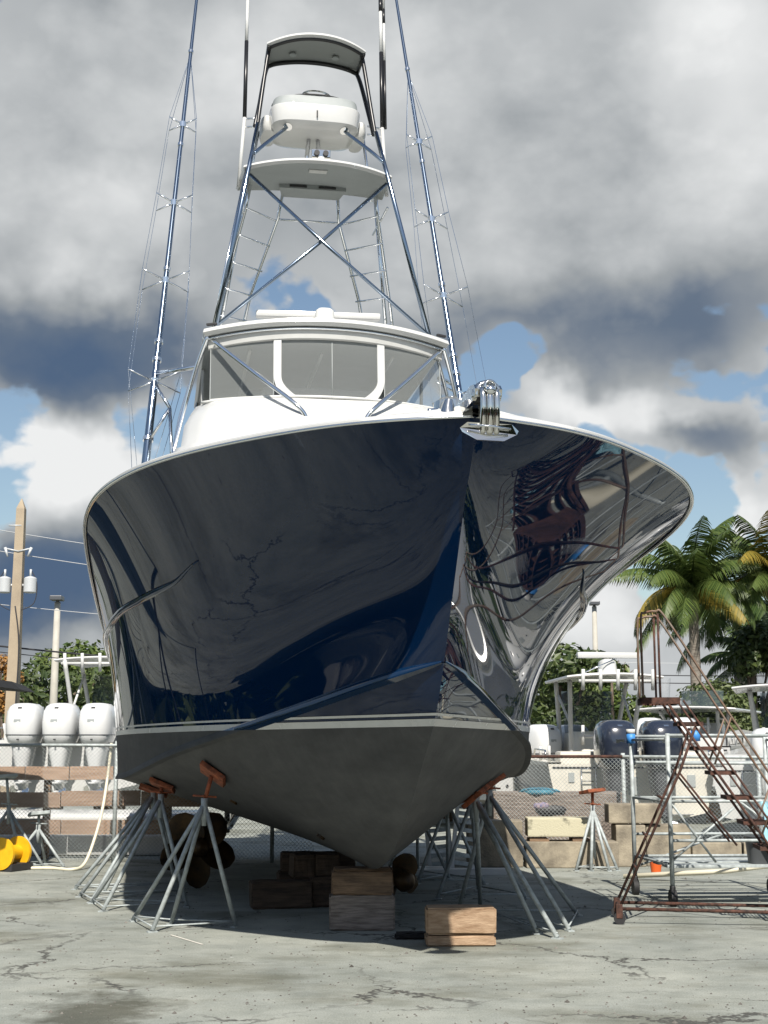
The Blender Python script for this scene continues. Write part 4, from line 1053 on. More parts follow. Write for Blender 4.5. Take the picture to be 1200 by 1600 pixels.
# ------------------------------------------------------------------ outboard boats
def outboard(parent, x, y, z, white, sc=1.0):
    m = ENGW if white else ENGD
    R_ = lambda zz, a, b, cy=0, e=3.2: sup(x, y + cy * sc, z + zz * sc, a * sc, b * sc, 24, e)
    cw = MB().loft([R_(0, .16, .24), R_(.05, .25, .33), R_(.16, .285, .38), R_(.40, .295, .40), R_(.58, .28, .38, .01), R_(.67, .245, .33, .02), R_(.715, .19, .26, .02), R_(.73, .10, .15, .02)]).build('outboard', m, parent, smooth=True, ang=42)
    cw['label'] = 'white outboard engine' if white else 'dark outboard engine'
    MB().tube([p for p in R_(.18, .292, .388)] + [R_(.18, .292, .388)[0]], .007 * sc, 5, cap=False).build('cowl_seam', ENGM if white else CHROME, cw, smooth=True)
    MB().box((x, y - .33 * sc, z + .64 * sc), (.07 * sc, .02, .03 * sc), rot=Matrix.Rotation(R(-35), 3, 'X')).build('tilt_grip', TARDARK if white else STEEL, cw)
    MB().box((x - .02, y - .392 * sc, z + .42 * sc), (.12 * sc, .012, .05 * sc)).build('emblem', SHADEGREY if white else CHROME, cw)
    MB().box((x, y - .386 * sc, z + .10 * sc), (.03 * sc, .05, .02 * sc)).build('cowl_latch', TARDARK, cw)
    lu = MB().loft([R_(.02, .20, .26), R_(-.16, .17, .24), R_(-.42, .115, .20, .02), R_(-.62, .07, .17, .04), R_(-.78, .05, .15, .04)]).build('lower_unit', m if white else ENGM, cw, smooth=True, ang=42)
    MB().loft([[(p[0], p[1], p[2]) for p in R_(-.62, .10, .30)], R_(-.645, .10, .30)]).build('cavitation_plate', m if white else ENGM, cw)
    g = MB(); c = Vector((x, y - .02, z - .82 * sc))
    g.loft([[(c.x + q * math.cos(t), c.y + yy, c.z + q * math.sin(t)) for t in np.linspace(0, 2 * math.pi, 14, endpoint=False)] for yy, q in ((.30, .015), (.2, .06), (-.1, .07), (-.26, .045))])
    g.build('gearcase', m if white else ENGM, cw, smooth=True, ang=40)
    pr = MB()
    for k in range(3):
        t = 2.1 * k + .3; d = Vector((math.cos(t), 0, math.sin(t))); e = Vector((-math.sin(t), .45, math.cos(t)))
        pts = [c + Vector((0, -.2, 0)) + d * .05, c + Vector((0, -.2, 0)) + d * .12 + e * .09, c + Vector((0, -.2, 0)) + d * .2 + e * .03, c + Vector((0, -.2, 0)) + d * .17 - e * .05]
        pr.loft([[tuple(p) for p in pts], [tuple(p + Vector((0, .012, 0))) for p in pts]])
    pr.build('propeller', STEEL, cw)
    return cw


def console_boat(loc, rz, label, hullm, n_eng, white, spacing, side=None, sc=1.0, top_z=2.55, radar=True, rods=True, tw=1.25, roof=(1.0, 1.15, 2.4)):
    root = empty('outboard_boat', loc, rz); tag(root, label, 'boat', 'outboard boats in the yard')
    secs = []
    for u in np.linspace(0, 1, 15):
        w = tw * (1 - max(0, (u - .45) / .55) ** 2.2 * .97); zc = .28 + .55 * max(0, u - .4) ** 1.6; zk = .0 + 1.0 * max(0, u - .72) ** 1.7 * 3; zs = 1.08 + .45 * u ** 1.6
        y = 8.0 * u + .25 * u
        secs.append([(-w, y, zs), (-w * .97, y, zs - .25), (-w * .88, y, max(zc, zk + .02)), (0, y - .1 * u, zk), (w * .88, y, max(zc, zk + .02)), (w * .97, y, zs - .25), (w, y, zs)])
    hb = MB(); hb.grid(secs)
    HB = hb.build('hull', side or hullm, root, smooth=True, ang=40)
    t0 = secs[0]; MB().add([(x, -.004, z) for x, y, z in t0] + [(x, .05, z) for x, y, z in t0], [tuple(range(7)), tuple(range(13, 6, -1))] + [(k, k + 7, (k + 1) % 7 + 7, (k + 1) % 7) for k in range(7)]).build('transom', hullm, root)
    gun = MB()
    for sgn in (-1, 1): gun.grid([[(sgn * abs(q[0]) * 1.015, q[1], q[2] - .03), (sgn * abs(q[0]) * 1.015, q[1], q[2] + .03), (sgn * max(0, abs(q[0]) - .22), q[1], q[2] + .03), (sgn * max(0, abs(q[0]) - .22), q[1], q[2] - .3)] for q in (s[6] for s in secs)], flip=sgn > 0)
    gun.build('gunwale', hullm, root, smooth=True, ang=40)
    MB().grid([[(x * s[6][0] * .98, s[6][1], .55 + .3 * s[6][1] / 8) for x in (-1, -.3, .3, 1)] for s in secs]).build('deck', hullm, root)
    MB().box((0, .32, .98), (tw * 1.7, .5, .62), bev=.06).build('transom_seat', hullm, root, smooth=True, ang=40)
    MB().loft([sup(0, 3.3, .6, .50, .75, 20, 4), sup(0, 3.3, 1.55, .46, .66, 20, 4), sup(0, 3.35, 1.65, .42, .6, 20, 4)]).build('console', hullm, root, smooth=True, ang=40)
    MB().grid([[(x, 3.05 + .35 * (z - 1.5) - .2 * (1 - x * x * 4), z) for z in (1.62, 2.0, 2.42)] for x in np.linspace(-.5, .5, 7)]).build('windscreen', SMOKED, root, smooth=True)
    MB().box((0, 2.0, .95), (.95, .5, .75), bev=.06).build('leaning_post', hullm, root, smooth=True, ang=40)
    rw, r0, r1 = roof
    rf = slab_build('hardtop_roof', WHITE, root, rw, rw, r0, r0 + r1, top_z, .05, bow=.1, crown=.05)
    for sx in (-1, 1):
        MB().tube(bez([(sx * .56, 2.2, .7), (sx * .58, 2.15, 1.5), (sx * .66, 1.75, top_z - .05)], 5), .042, 8).build('roof_leg', WHITE2, root, smooth=True)
        MB().tube(bez([(sx * .54, 3.5, .9), (sx * .56, 3.3, 1.6), (sx * .68, 2.95, top_z - .03)], 5), .042, 8).build('roof_leg', WHITE2, root, smooth=True)
        MB().tube([(sx * .57, 2.15, 1.75), (sx * .63, 3.05, top_z - .25)], .025, 8).build('roof_brace', WHITE2, root, smooth=True)
    if rods:
        MB().tube([(-rw * .8, r0 - .06, top_z - .10), (rw * .8, r0 - .06, top_z - .10)], .028, 8).build('rocket_launcher_rail', WHITE2, root, smooth=True)
        for k in range(5): MB().tube([(-rw * .72 + k * rw * .36, r0 - .06, top_z - .26), (-rw * .72 + k * rw * .36, r0 - .12, top_z + .10)], .032, 10).build('rod_holder', WHITE2, root, smooth=True)
    MB().tube([(-.5, 1.75, 1.55), (.5, 1.75, 1.55)], .03, 8).build('seat_rail', WHITE2, root, smooth=True)
    for k in range(4): MB().tube([(-.45 + .3 * k, 1.75, 1.40), (-.45 + .3 * k, 1.70, 1.75)], .03, 8).build('rod_holder', WHITE2, root, smooth=True)
    if radar:
        rp_ = MB().loft([sup(0, r0 + .7, top_z + .05, .17, .2, 18), sup(0, r0 + .7, top_z + .28, .15, .17, 18), sup(0, r0 + .7, top_z + .33, .08, .1, 18)]).build('radar_pedestal', WHITE, root, smooth=True, ang=40)
        MB().box((.02, r0 + .7, top_z + .40), (1.15, .14, .11), rz=R(2), bev=.035).build('radar_array', WHITE, rp_, smooth=True, ang=40)
        MB().tube([(-.55, r0 + .4, top_z + .04), (.1, r0 + .5, top_z + .32)], .012, 6).build('antenna_mount', CHROME, root, smooth=True)
    for k in range(n_eng): outboard(root, (k - (n_eng - 1) / 2) * spacing, -.42, .98, white, sc)
    if n_eng == 2:
        ld = MB()
        for x in (-.86 * tw / 1.4, -.62 * tw / 1.4): ld.tube([(x, -.05, 1.02), (x, -.07, .38)], .012, 6)
        for z in (.42, .62, .80, 1.0): ld.tube([(-.86 * tw / 1.4, -.06, z), (-.62 * tw / 1.4, -.06, z)], .010, 6)
        ld.build('swim_ladder', STEEL, root, smooth=True)
        for x, z, w_, h_ in ((-1.02 * tw / 1.4, .86, .10, .16), (.98 * tw / 1.4, .80, .14, .2), (0, .72, .16, .3)): MB().box((x, -.012, z), (w_, .02, h_), bev=.006).build('transom_hatch', SHADEGREY, root)
        for x, z in ((-1.0 * tw / 1.4, .55), (-.45, .35), (.5, .35), (1.0 * tw / 1.4, .5)): MB().tube([(x, .0, z), (x, -.02, z)], .03, 10).build('drain_fitting', TARDARK, root, smooth=True, ang=40)
        for x in (-.75, .75): MB().box((x, -.12, .26), (.4, .26, .015), bev=.004).build('trim_tab', STEEL, root)
        MB().box((0, -.006, 1.02), (tw * 1.9, .012, .03)).build('transom_moulding', TARDARK, root)
    for sx in (-1, 1): MB().tube([(sx * tw * .99, .3, 1.16), (sx * tw * .99, .3, 1.30), (sx * tw * .95, 1.6, 1.33), (sx * tw * .95, 1.7, 1.18)], .016, 7).build('grab_rail', STEEL, root, smooth=True)
    for sx in (-1, 1):
        for y in (.5, 1.3, 2.3): MB().tube([(sx * (tw - .12), y, 1.12), (sx * (tw - .10), y - .08, 1.38)], .028, 8).build('gunwale_rod_holder', WHITE2, root, smooth=True)
    for x in (-.6, .6):
        for y in (1.2, 4.6):
            MB().box((x, y, .12 - loc[2] / 2 - .08), (.3, .3, max(.1, loc[2] + .18)), bev=.01).build('keel_block', WOOD_D, root)
    return root


a = at(97, 1140, 24.6)
console_boat((a.x, 25.1, .68), R(-4), 'white boat with three white outboard engines behind the left fence', WHITE, 3, True, .66, top_z=2.68, radar=False, tw=1.45, roof=(.98, 2.0, 2.3), sc=1.02)
a = at(985, 1200, 23.6)
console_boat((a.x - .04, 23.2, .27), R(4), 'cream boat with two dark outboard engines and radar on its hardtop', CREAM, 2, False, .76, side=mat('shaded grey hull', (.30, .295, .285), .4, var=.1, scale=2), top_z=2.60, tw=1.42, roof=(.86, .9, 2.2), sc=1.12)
a = at(1215, 1230, 23.0)
console_boat((a.x + .15, 22.6, .22), R(-16), 'white boat cut off by the right edge with a pale hardtop', WHITE, 2, True, .72, top_z=2.45, radar=False, rods=False, tw=1.3, roof=(.95, 1.2, 2.0))
# a moulded hull shell lying low behind the planks
lh = MB(); lh.grid([[(x, y, z) for x, y, z in ((-6.4 + 3.6 * u, 21.6, .42 + .02 * math.sin(u * 9)), (-6.4 + 3.6 * u, 21.4, .55), (-6.35 + 3.5 * u, 21.6, .62), (-6.35 + 3.5 * u, 22.4, .64))] for u in np.linspace(0, 1, 16)])
tag(lh.build('dinghy_hull', WHITE, None, smooth=True), 'low white hull edge showing between the lower two brown planks', 'dinghy')
tag(MB().box((-4.5, 21.5, .16), (3.6, .5, .3), bev=.04).build('white_locker', WHITE2, None), 'long white locker at ground level behind the fence', 'locker')

# white perforated gangway sections leaning behind the keel
for i, (px, tilt, lb) in enumerate(((690, -.10, 'white perforated gangway panel leaning behind the dark jack stands'), (722, .14, 'second perforated gangway panel, right of the first, behind the stands'))):
    p = at(px, 1330, 18.9); root = empty('gangway_panel', (p.x, 18.9, 0), R(8 * i)); tag(root, lb, 'gangway')
    fr_ = Matrix.Rotation(tilt, 4, 'Y') @ Matrix.Rotation(R(-8), 4, 'X')
    for x in (-.15, .15): MB().box((x, 0, .46), (.05, .04, .92)).xf(fr_).build('side_beam', WHITE2, root)
    for k in range(8): MB().box((0, 0, .08 + k * .11), (.25, .025, .055)).xf(fr_).build('tread', GALV, root)
# pile of pale boards on the ground behind the keel
for i, (px, L_, lb) in enumerate(((700, 1.5, 'long pale board flat on the ground behind the dark jack stands'), (640, 1.1, 'pale board on the ground just left of the longer one'))):
    p = at(px, 1352, 18.2); tag(MB().box((p.x, 18.2 + .3 * i, .035), (L_, .2, .07), rz=R(4 - 8 * i)).build('board', WHITE2, None), lb, 'board')

# ------------------------------------------------------------------ yellow reel, hose, black canopy
reel = empty('hose_reel', (-5.0, 18.75, 0), R(66)); tag(reel, 'yellow twin-flange hose reel on a grey block at the left edge', 'reel')
for x in (-.17, .17):
    fl_ = MB(); fl_.loft([[(x + dx, q * math.cos(t), .23 + q * math.sin(t)) for t in np.linspace(0, 2 * math.pi, 28, endpoint=False)] for dx, q in ((-.02, .20), (-.02, .21), (.02, .21), (.02, .20))]); fl_.build('flange', YELLOW, reel, smooth=True, ang=40)
MB().tube([(-.17, 0, .23), (.17, 0, .23)], .10, 18).build('drum', YELLOW, reel, smooth=True, ang=40)
MB().box((.05, -.08, .05), (.45, .2, .10), bev=.015).build('base_block', TARDARK, reel)
hz = [at(173, 1180, 20.05), at(168, 1215, 20.02), at(160, 1265, 19.7), at(148, 1310, 19.3), at(132, 1336, 18.95), at(112, 1349, 18.7), at(80, 1350, 18.9), at(40, 1350, 18.9)]
for p in hz[5:]: p.z = .02
hz[4].z = .07; hz[0].y = 20.08; hz[0].z = 1.68
tag(MB().tube(bez(hz, 8), .022, 8).build('hose', HOSE, None, smooth=True), 'cream hose hanging over the left fence and trailing to the yellow reel', 'hose')
cp = empty('canopy', (-6.0, 18.0, 0)); tag(cp, 'black fabric canopy poking into the picture at the left edge', 'canopy')
cm = MB(); cm.loft([[(-1.6, -1.4, 2.55), (1.08, -1.4, 2.38), (1.25, 0, 2.36), (1.08, 1.4, 2.38), (-1.6, 1.4, 2.55)], [(-1.6, -1.4, 2.70), (.95, -1.4, 2.47), (1.12, 0, 2.47), (.95, 1.4, 2.47), (-1.6, 1.4, 2.75)]]); cm.build('fabric_top', BLACKC, cp, smooth=False)
for x, y in ((.55, -1.2), (.55, 1.2), (-1.4, -1.2), (-1.4, 1.2)): MB().tube([(x, y, 0), (x, y, 2.45)], .025, 8).build('pole', BLACK, cp, smooth=True)

# ------------------------------------------------------------------ poles and cables
up = at(28, 945, 35); PX = at(22, 1110, 35).x
upo = empty('utility_pole', (PX - .05, 35, 0)); tag(upo, 'square tan concrete utility pole with two grey transformers', 'utility pole')
MB().loft([[(sx * w, sy * w, z) for sx, sy in ((-1, -1), (1, -1), (1, 1), (-1, 1))] for w, z in ((.165, 0), (.105, 7.75), (.09, 7.8), (.01, 8.02))]).build('shaft', POLEC, upo)
for sx in (-1, 1):
    tf = MB().loft([sup(sx * .33, -.05, z, q, q, 20, 2) for z, q in ((5.55, .13), (5.57, .165), (5.92, .165), (5.95, .13), (5.98, .05))]).build('transformer', XFMR, upo, smooth=True, ang=40)
    MB().tube([(sx * .33, -.05, 5.97), (sx * .33, -.05, 6.16)], .03, 8).build('bushing', XFMR, tf, smooth=True)
    MB().tube([(sx * .08, 0, 5.75), (sx * .25, -.03, 5.75)], .04, 8).build('bracket', XFMR, tf, smooth=True)
    ar = MB().tube([(0, -.12, 6.62), (sx * .34, -.12, 6.70)], .022, 8).build('fuse_arm', XFMR, upo, smooth=True)
    MB().tube([(sx * .34, -.12, 6.72), (sx * .26, -.14, 6.48)], [.04, .025], 8).build('fuse_cutout', XFMR, ar, smooth=True)
    MB().tube(bez([(sx * .33, -.05, 6.15), (sx * .5, -.05, 5.8), (sx * .45, -.05, 5.3), (sx * .15, -.12, 5.1)], 6), .012, 6).build('drop_wire', CABLED, upo, smooth=True)
MB().tube(bez([(.0, -.17, 5.2), (.14, -.18, 4.2), (.13, -.2, 2.5), (.1, -.2, .2)], 5), .018, 6).build('riser_cable', CABLED, upo, smooth=True)
MB().tube([(-.28, -.1, 7.3), (.05, -.1, 7.3)], .02, 6).build('insulator_arm', XFMR, upo, smooth=True)


def cable(p, q, sag, r, m, label):
    tag(MB().tube(arc(p, q, (0, 0, -sag), 16), r, 5).build('power_line', m, None, smooth=True), label, 'power line', 'power lines behind the boat')


def wp(px, py, Y=35): return at(px, py, Y)


cable(wp(-60, 818), wp(700, 905, 44), .25, .011, CABLE, 'highest pale power line crossing near the top of the utility pole')
cable(wp(-60, 851), wp(700, 935, 44), .25, .011, CABLE, 'pale power line just below the highest one at the utility pole')
cable(wp(-60, 938), wp(700, 985, 44), .2, .010, CABLE, 'pale power line passing below the two transformers')
cable(wp(-60, 1003), wp(700, 1050, 44), .2, .024, CABLED, 'thick dark low cable at the left passing the utility pole')
cable(wp(-60, 1012), wp(700, 1062, 44), .2, .012, CABLED, 'thin dark cable just below the thick one at the left')
cable(wp(820, 1049, 60), wp(1300, 1055, 60), .1, .022, CABLED, 'upper dark power line in front of the palm trunk')
cable(wp(820, 1061, 60), wp(1300, 1067, 60), .1, .022, CABLED, 'middle dark power line crossing the palm trunk')
cable(wp(820, 1089, 60), wp(1300, 1091, 60), .1, .020, CABLED, 'lowest dark power line behind the staircase platform')
cable(wp(820, 1030, 62), wp(1300, 1036, 62), .1, .010, CABLE, 'faint pale power line above the dark pair at right')


def lamp(px, ptop, Y, label):
    b = at(px, 1100, Y); t = at(px, ptop, Y); root = empty('light_pole', (b.x, Y, 0)); tag(root, label, 'light pole', 'floodlight poles')
    MB().tube([(0, 0, 0), (0, 0, t.z - .15)], [.16, .10], 10).build('shaft', LAMPP, root, smooth=True)
    hd_ = MB().box((0, -.1, t.z - .03), (.40, .5, .16), bev=.03).build('lamp_head', ENGM, root)
    MB().tube([(0, 0, t.z - .2), (0, 0, t.z - .05)], .06, 8).build('lamp_neck', ENGM, hd_, smooth=True)


lamp(83.5, 934, 46, 'slim floodlight pole beside the utility pole on the left')
lamp(932.5, 942, 58, 'slim floodlight pole above the cream boat on the right')


# ------------------------------------------------------------------ trees
def leaf_cloud(blobs, n, size, seed, flat=.5):
    rg = np.random.default_rng(seed); vol = np.array([b[3] * b[4] * b[5] for b in blobs]) ** .8; pick = rg.choice(len(blobs), n, p=vol / vol.sum())
    V = []; F_ = []
    for k, i in enumerate(pick):
        bx, by, bz, rx, ry, rz = blobs[i]; d = rg.normal(size=3); d /= np.linalg.norm(d); rr = rg.uniform(.45, 1.05) ** .6
        c = np.array([bx, by, bz]) + d * rr * np.array([rx, ry, rz])
        nrm = d * .9 + rg.normal(size=3) * .6 + np.array([0, 0, flat]); nrm /= np.linalg.norm(nrm)
        u = np.cross(nrm, rg.normal(size=3)); u /= np.linalg.norm(u); v = np.cross(nrm, u); s = size * rg.uniform(.6, 1.4)
        o = len(V); V += [tuple(c - u * s), tuple(c - v * s * .45 + nrm * s * .1), tuple(c + u * s), tuple(c + v * s * .45 + nrm * s * .1)]; F_.append((o, o + 1, o + 2, o + 3))
    return MB().add(V, F_)


def tree(px, ptop, Y, w, h, label, m, seed, n=2600, leaf=.16, cat='tree', nb=11, low=.15, name='leafy_tree', group='trees beyond the yard'):
    rg = random.Random(seed); t = at(px, ptop, Y); zt_ = t.z
    root = empty(name, (t.x, Y, 0)); tag(root, label, cat, group)
    zc = zt_ - h * .5
    tr = MB().tube(bez([(0, 0, 0), (.1, 0, zc * .4), (-.1, .1, zc), (0, 0, zt_ - h * .25)], 4), [.22 * w / 4] * 1 + [.2 * w / 4 * (1 - .05 * k) for k in range(12)], 8)
    blobs = []
    for k in range(nb):
        a = rg.uniform(0, 6.283); q = rg.uniform(.1, .72) * w / 2; zz = zt_ - h * rg.uniform(.18, .9)
        sc_ = (1 - .35 * abs((zz - zc) / (h / 2)))
        b = (q * math.cos(a) * sc_, q * math.sin(a) * sc_, zz, w * rg.uniform(.14, .27), w * rg.uniform(.14, .27), h * rg.uniform(.10, .17)); blobs.append(b)
        tr.tube(arc((0, 0, max(.4, zc - h * .3)), b[:3], (0, 0, .2), 4), [.07 * w / 4, .06 * w / 4, .05 * w / 4, .035 * w / 4, .02], 5)
    blobs.append((0, 0, zt_ - h * .17, w * .2, w * .2, h * .17))
    tr.build('trunk', BARK, root, smooth=True)
    leaf_cloud(blobs, n, leaf, seed).build('crown', m, root)
    return root


tree(135, 1000, 58, 6.2, 4.4, 'bright green rounded tree just left of the navy bow', LEAF_A, 1, n=4200)
tree(60, 1033, 52, 7.0, 4.2, 'darker tree behind the floodlight pole and white outboards', LEAF_B, 2, n=4600)
tree(190, 1018, 62, 6.5, 4.6, 'green tree partly hidden behind the navy hull at left', LEAF_A, 3, n=3200)
tree(-25, 1048, 54, 5.0, 3.4, 'dark tree at the left edge behind the utility pole', LEAF_B, 4, n=3000)
tree(6, 1020, 48, 1.3, 2.2, 'small orange-brown leafed tree left of the utility pole', DRY, 5, n=900, leaf=.1, nb=6)
tree(880, 1003, 50, 6.4, 5.4, 'dark green tree emerging right of the navy hull', LEAF_B, 6, n=5200)
tree(918, 1012, 56, 5.0, 5.0, 'mid green tree below the right floodlight pole', LEAF_A, 7, n=4200)
tree(985, 1085, 54, 4.6, 3.4, 'low green tree behind the hardtop of the cream boat', LEAF_A, 8, n=2800)
tree(1045, 1105, 50, 4.0, 2.6, 'low shrubby tree left of the palm trunk', LEAF_C, 9, n=2400, leaf=.12)
tree(1122, 1058, 44, 3.9, 2.9, 'feathery grey-green tree in front of the palm trunk', LEAF_C, 10, n=5200, leaf=.10, nb=16)
tree(1175, 968, 48, 4.2, 5.2, 'dark tree filling the space between the palms at right', LEAF_B, 11, n=4600)
tree(830, 1060, 60, 5.0, 4.6, 'dark tree seen under the right-hand hull edge', LEAF_B, 12, n=3000)
bt = at(955, 1060, 52); bare = empty('bare_tree', (bt.x, 52, 0)); tag(bare, 'small leafless tree with spreading twigs right of the floodlight pole', 'tree')
bb = MB().tube([(0, 0, 0), (.02, 0, bt.z - .1)], [.09, .05], 6)
for k in range(16):
    a = R(15 + 150 * k / 15); L_ = .85 + .25 * math.sin(k * 2.3); e = Vector((math.cos(a) * L_, .3 * math.sin(k), .22 + math.sin(a) * .62)); bb.tube(arc((0, 0, bt.z - .12), Vector((0, 0, bt.z - .12)) + e, (0, 0, -.05), 5), [.028, .024, .02, .016, .012, .008], 4)
bb.build('branches', BARK, bare, smooth=True)
# far tree belt closing the horizon
rgx = random.Random(5); blobs = []
for k in range(90):
    x = -110 + 220 * k / 89 + rgx.uniform(-1.5, 1.5); blobs.append((x, 95 + rgx.uniform(-6, 6), rgx.uniform(1.2, 3.0), 2.6, 2.0, rgx.uniform(1.4, 2.8)))
tl = leaf_cloud(blobs, 9000, .42, 77).build('treeline', LEAF_B); tag(tl, 'distant belt of green trees along the horizon', 'treeline', kind='stuff')


def palm(px, py, Y, Lf, n, label, seed, yel=(), m=FROND, lean=0.0, tr_=.22):
    rg = random.Random(seed); c = at(px, py, Y); root = empty('palm_tree', (c.x - lean, Y, 0)); tag(root, label, 'palm tree', 'palm trees at the right')
    H = c.z
    tp = bez([(0, 0, 0), (lean * .3, 0, H * .5), (lean, 0, H)], 8); MB().tube(tp, [tr_ * (1.15 - .35 * k / (len(tp) - 1)) for k in range(len(tp))], 10).build('trunk', PALMBARK, root, smooth=True)
    cs_ = MB().tube([(lean, 0, H - .1), (lean, 0, H + .35 * Lf / 2.6), (lean, 0, H + .6 * Lf / 2.6)], [tr_ * .9, tr_ * .7, .06], 8).build('crownshaft', FROND, root, smooth=True)
    for k in range(n):
        az_ = 2 * math.pi * k / n * 1.0 + rg.uniform(-.25, .25); lvl = ((k * 7) % n) / n; el_ = R(82 - 104 * lvl + rg.uniform(-7, 7)); L_ = Lf * rg.uniform(.85, 1.1)
        pts = []; p = Vector((lean, 0, H + .12)); d_el = el_
        N_ = 16; dr = R(rg.uniform(68, 105)) * (.75 + .4 * lvl if el_ > 0 else .55)
        for i in range(N_ + 1):
            pts.append(p.copy()); e = d_el - dr * (i / N_) ** 1.3
            p = p + Vector((math.cos(e) * math.cos(az_), math.cos(e) * math.sin(az_), math.sin(e))) * (L_ / N_)
        mb = MB().tube(pts, [.035 * Lf / 2.6 * (1 - .8 * i / N_) for i in range(N_ + 1)], 5)
        side = Vector((-math.sin(az_), math.cos(az_), 0))
        V = []; F_ = []
        for i in range(2, N_ * 3):
            f = i / (N_ * 3); j = min(int(f * N_), N_ - 1); q = pts[j].lerp(pts[j + 1], f * N_ - j); tg = (pts[j + 1] - pts[j]).normalized(); upv = side.cross(tg)
            ll = Lf * .30 * math.sin(math.pi * min(1, .14 + .82 * f)) ** .7 * rg.uniform(.85, 1.1)
            for s in (-1, 1):
                dirv = (side * s * .75 + tg * .55 - Vector((0, 0, .42 + .25 * rg.random())) + upv * .12).normalized(); wv = tg * (.030 * Lf / 2.6 * 1.5)
                mid = q + dirv * ll * .55; tip = q + (dirv + Vector((0, 0, -.25))).normalized() * ll
                o = len(V); V += [tuple(q - wv * .5), tuple(q + wv * .5), tuple(mid + wv * .6), tuple(mid - wv * .6), tuple(tip)]; F_ += [(o, o + 1, o + 2, o + 3), (o + 3, o + 2, o + 4)]
        mb.add(V, F_)
        fo = mb.build('frond', FRONDY if k in yel else m, root)
        if k in yel: fo['label'] = 'yellowing drooping frond'
    return root


palm(1082, 925, 46, 3.0, 30, 'tall palm with drooping fronds and bare trunk standing clear against the sky', 21, yel=(7, 16, 25), tr_=.19)
palm(1150, 948, 52, 3.3, 26, 'darker palm crown just right of and behind the tall palm', 22, m=FRONDD, tr_=.2)
palm(1205, 900, 46, 2.6, 22, 'palm at the right edge with yellow fronds', 23, yel=(2, 5, 9, 14, 16), tr_=.18)
palm(1172, 1035, 50, 2.2, 16, 'low palm crown under the others at right', 24, m=FRONDD, tr_=.17)

# ------------------------------------------------------------------ the yard behind and beside the viewer, mirrored in the glossy hull
shed = empty('boat_shed', (1.5, -17, 0), R(6)); tag(shed, 'ribbed pale metal boat shed mirrored in the middle of the navy hull', 'shed')
SHW = mat('ribbed steel wall', (.60, .60, .57), .55, 0, var=.1, scale=1)
MB().box((0, -4, 2.6), (13, 8, 5.2)).build('wall', SHW, shed)
MB().add([(-6.8, .4, 5.15), (6.8, .4, 5.15), (6.8, -8.4, 5.15), (-6.8, -8.4, 5.15), (-6.8, -4, 6.6), (6.8, -4, 6.6)], [(0, 1, 5, 4), (3, 4, 5, 2), (0, 4, 3), (1, 2, 5), (0, 3, 2, 1)]).build('roof', mat('shed roof', (.25, .27, .28), .5, .3), shed)
for k in range(3):
    d_ = MB().box((-4.2 + 4.2 * k, .03, 2.2), (3.4, .08, 4.4)).build('roller_door', mat('dark door', (.035, .04, .045), .4), shed)
    for j in range(9): MB().box((-5.7 + 4.2 * k + j * .375, .09, 2.2), (.17, .05, 4.4)).build('door_slat', SHW, d_)
for k in range(4): MB().box((-6.3 + 4.2 * k, .12, 2.4), (.4, .2, 4.8)).build('door_post', mat('orange post', (.55, .20, .04), .6), shed)


def side_tree(x, y, h, w, seed, label, m=LEAF_A):
    root = empty('leafy_tree', (x, y, 0)); tag(root, label, 'tree', 'trees beside the yard mirrored in the hull'); rg = random.Random(seed)
    MB().tube([(0, 0, 0), (.1, 0, h * .5), (0, 0, h * .8)], [.2, .15, .06], 8).build('trunk', BARK, root, smooth=True)
    bl = [(rg.uniform(-.3, .3) * w, rg.uniform(-.3, .3) * w, h * rg.uniform(.25, .85), w * .26, w * .26, h * .17) for _ in range(9)]
    leaf_cloud(bl, 1500, .30, seed).build('crown', m, root)


added_belt = []  # unseen ring of trees, added to block low sky from the hull reflections
rgh = random.Random(11)
for k in range(110):
    an_ = R(120 + 300 * k / 109); rad = 27 + rgh.uniform(-2, 2); x = rad * math.cos(an_); y = 5 + rad * math.sin(an_)
    for q in range(3): added_belt.append((x + rgh.uniform(-.6, .6), y + rgh.uniform(-1, 1), .9 + q * 2.3 + rgh.uniform(-.4, .6), 1.8, 1.8, 1.5))
tag(leaf_cloud(added_belt, 24000, .80, 91).build('added_tree_belt', LEAF_B), 'unseen belt of trees added around the viewer to darken reflections in the lower hull', 'tree belt', kind='stuff')
for i, (x, y, h, w) in enumerate(((-17, 2, 6.0, 6.0), (-18, 8, 5.4, 5.5), (-19, 14, 6.2, 6.0), (-20, -6, 5.5, 6.0))):
    side_tree(x, y, h, w, 40 + i, ('tree abreast of the viewer', 'tree abreast of the bow', 'tree abreast of the keel blocks', 'tree behind the viewer')[i] + ' mirrored at the left edge of the hull')
console_boat((-13.5, 14.0, .5), R(50), 'white boat outside the frame mirrored at the left edge of the navy hull', WHITE, 2, True, .7, radar=False)
console_boat((10.0, 9.0, .4), R(-70), 'white boat outside the frame mirrored low in the right flare', WHITE, 2, True, .7, radar=False)
console_boat((12.0, 3.0, .4), R(-60), 'cream boat outside the frame mirrored along the right hull edge', CREAM, 2, False, .7)
con = empty('shipping_container', (-13.0, -5.5, 0), R(35)); tag(con, 'red shipping container outside the frame mirrored near the left hull edge', 'container')
CR_ = mat('red container paint', (.30, .05, .03), .5, var=.25, scale=2)
MB().box((0, 0, 1.3), (6, 2.4, 2.5)).build('shell', CR_, con)
for k in range(20): MB().box((-2.85 + k * .3, 0, 1.3), (.13, 2.48, 2.3)).build('rib', CR_, con)

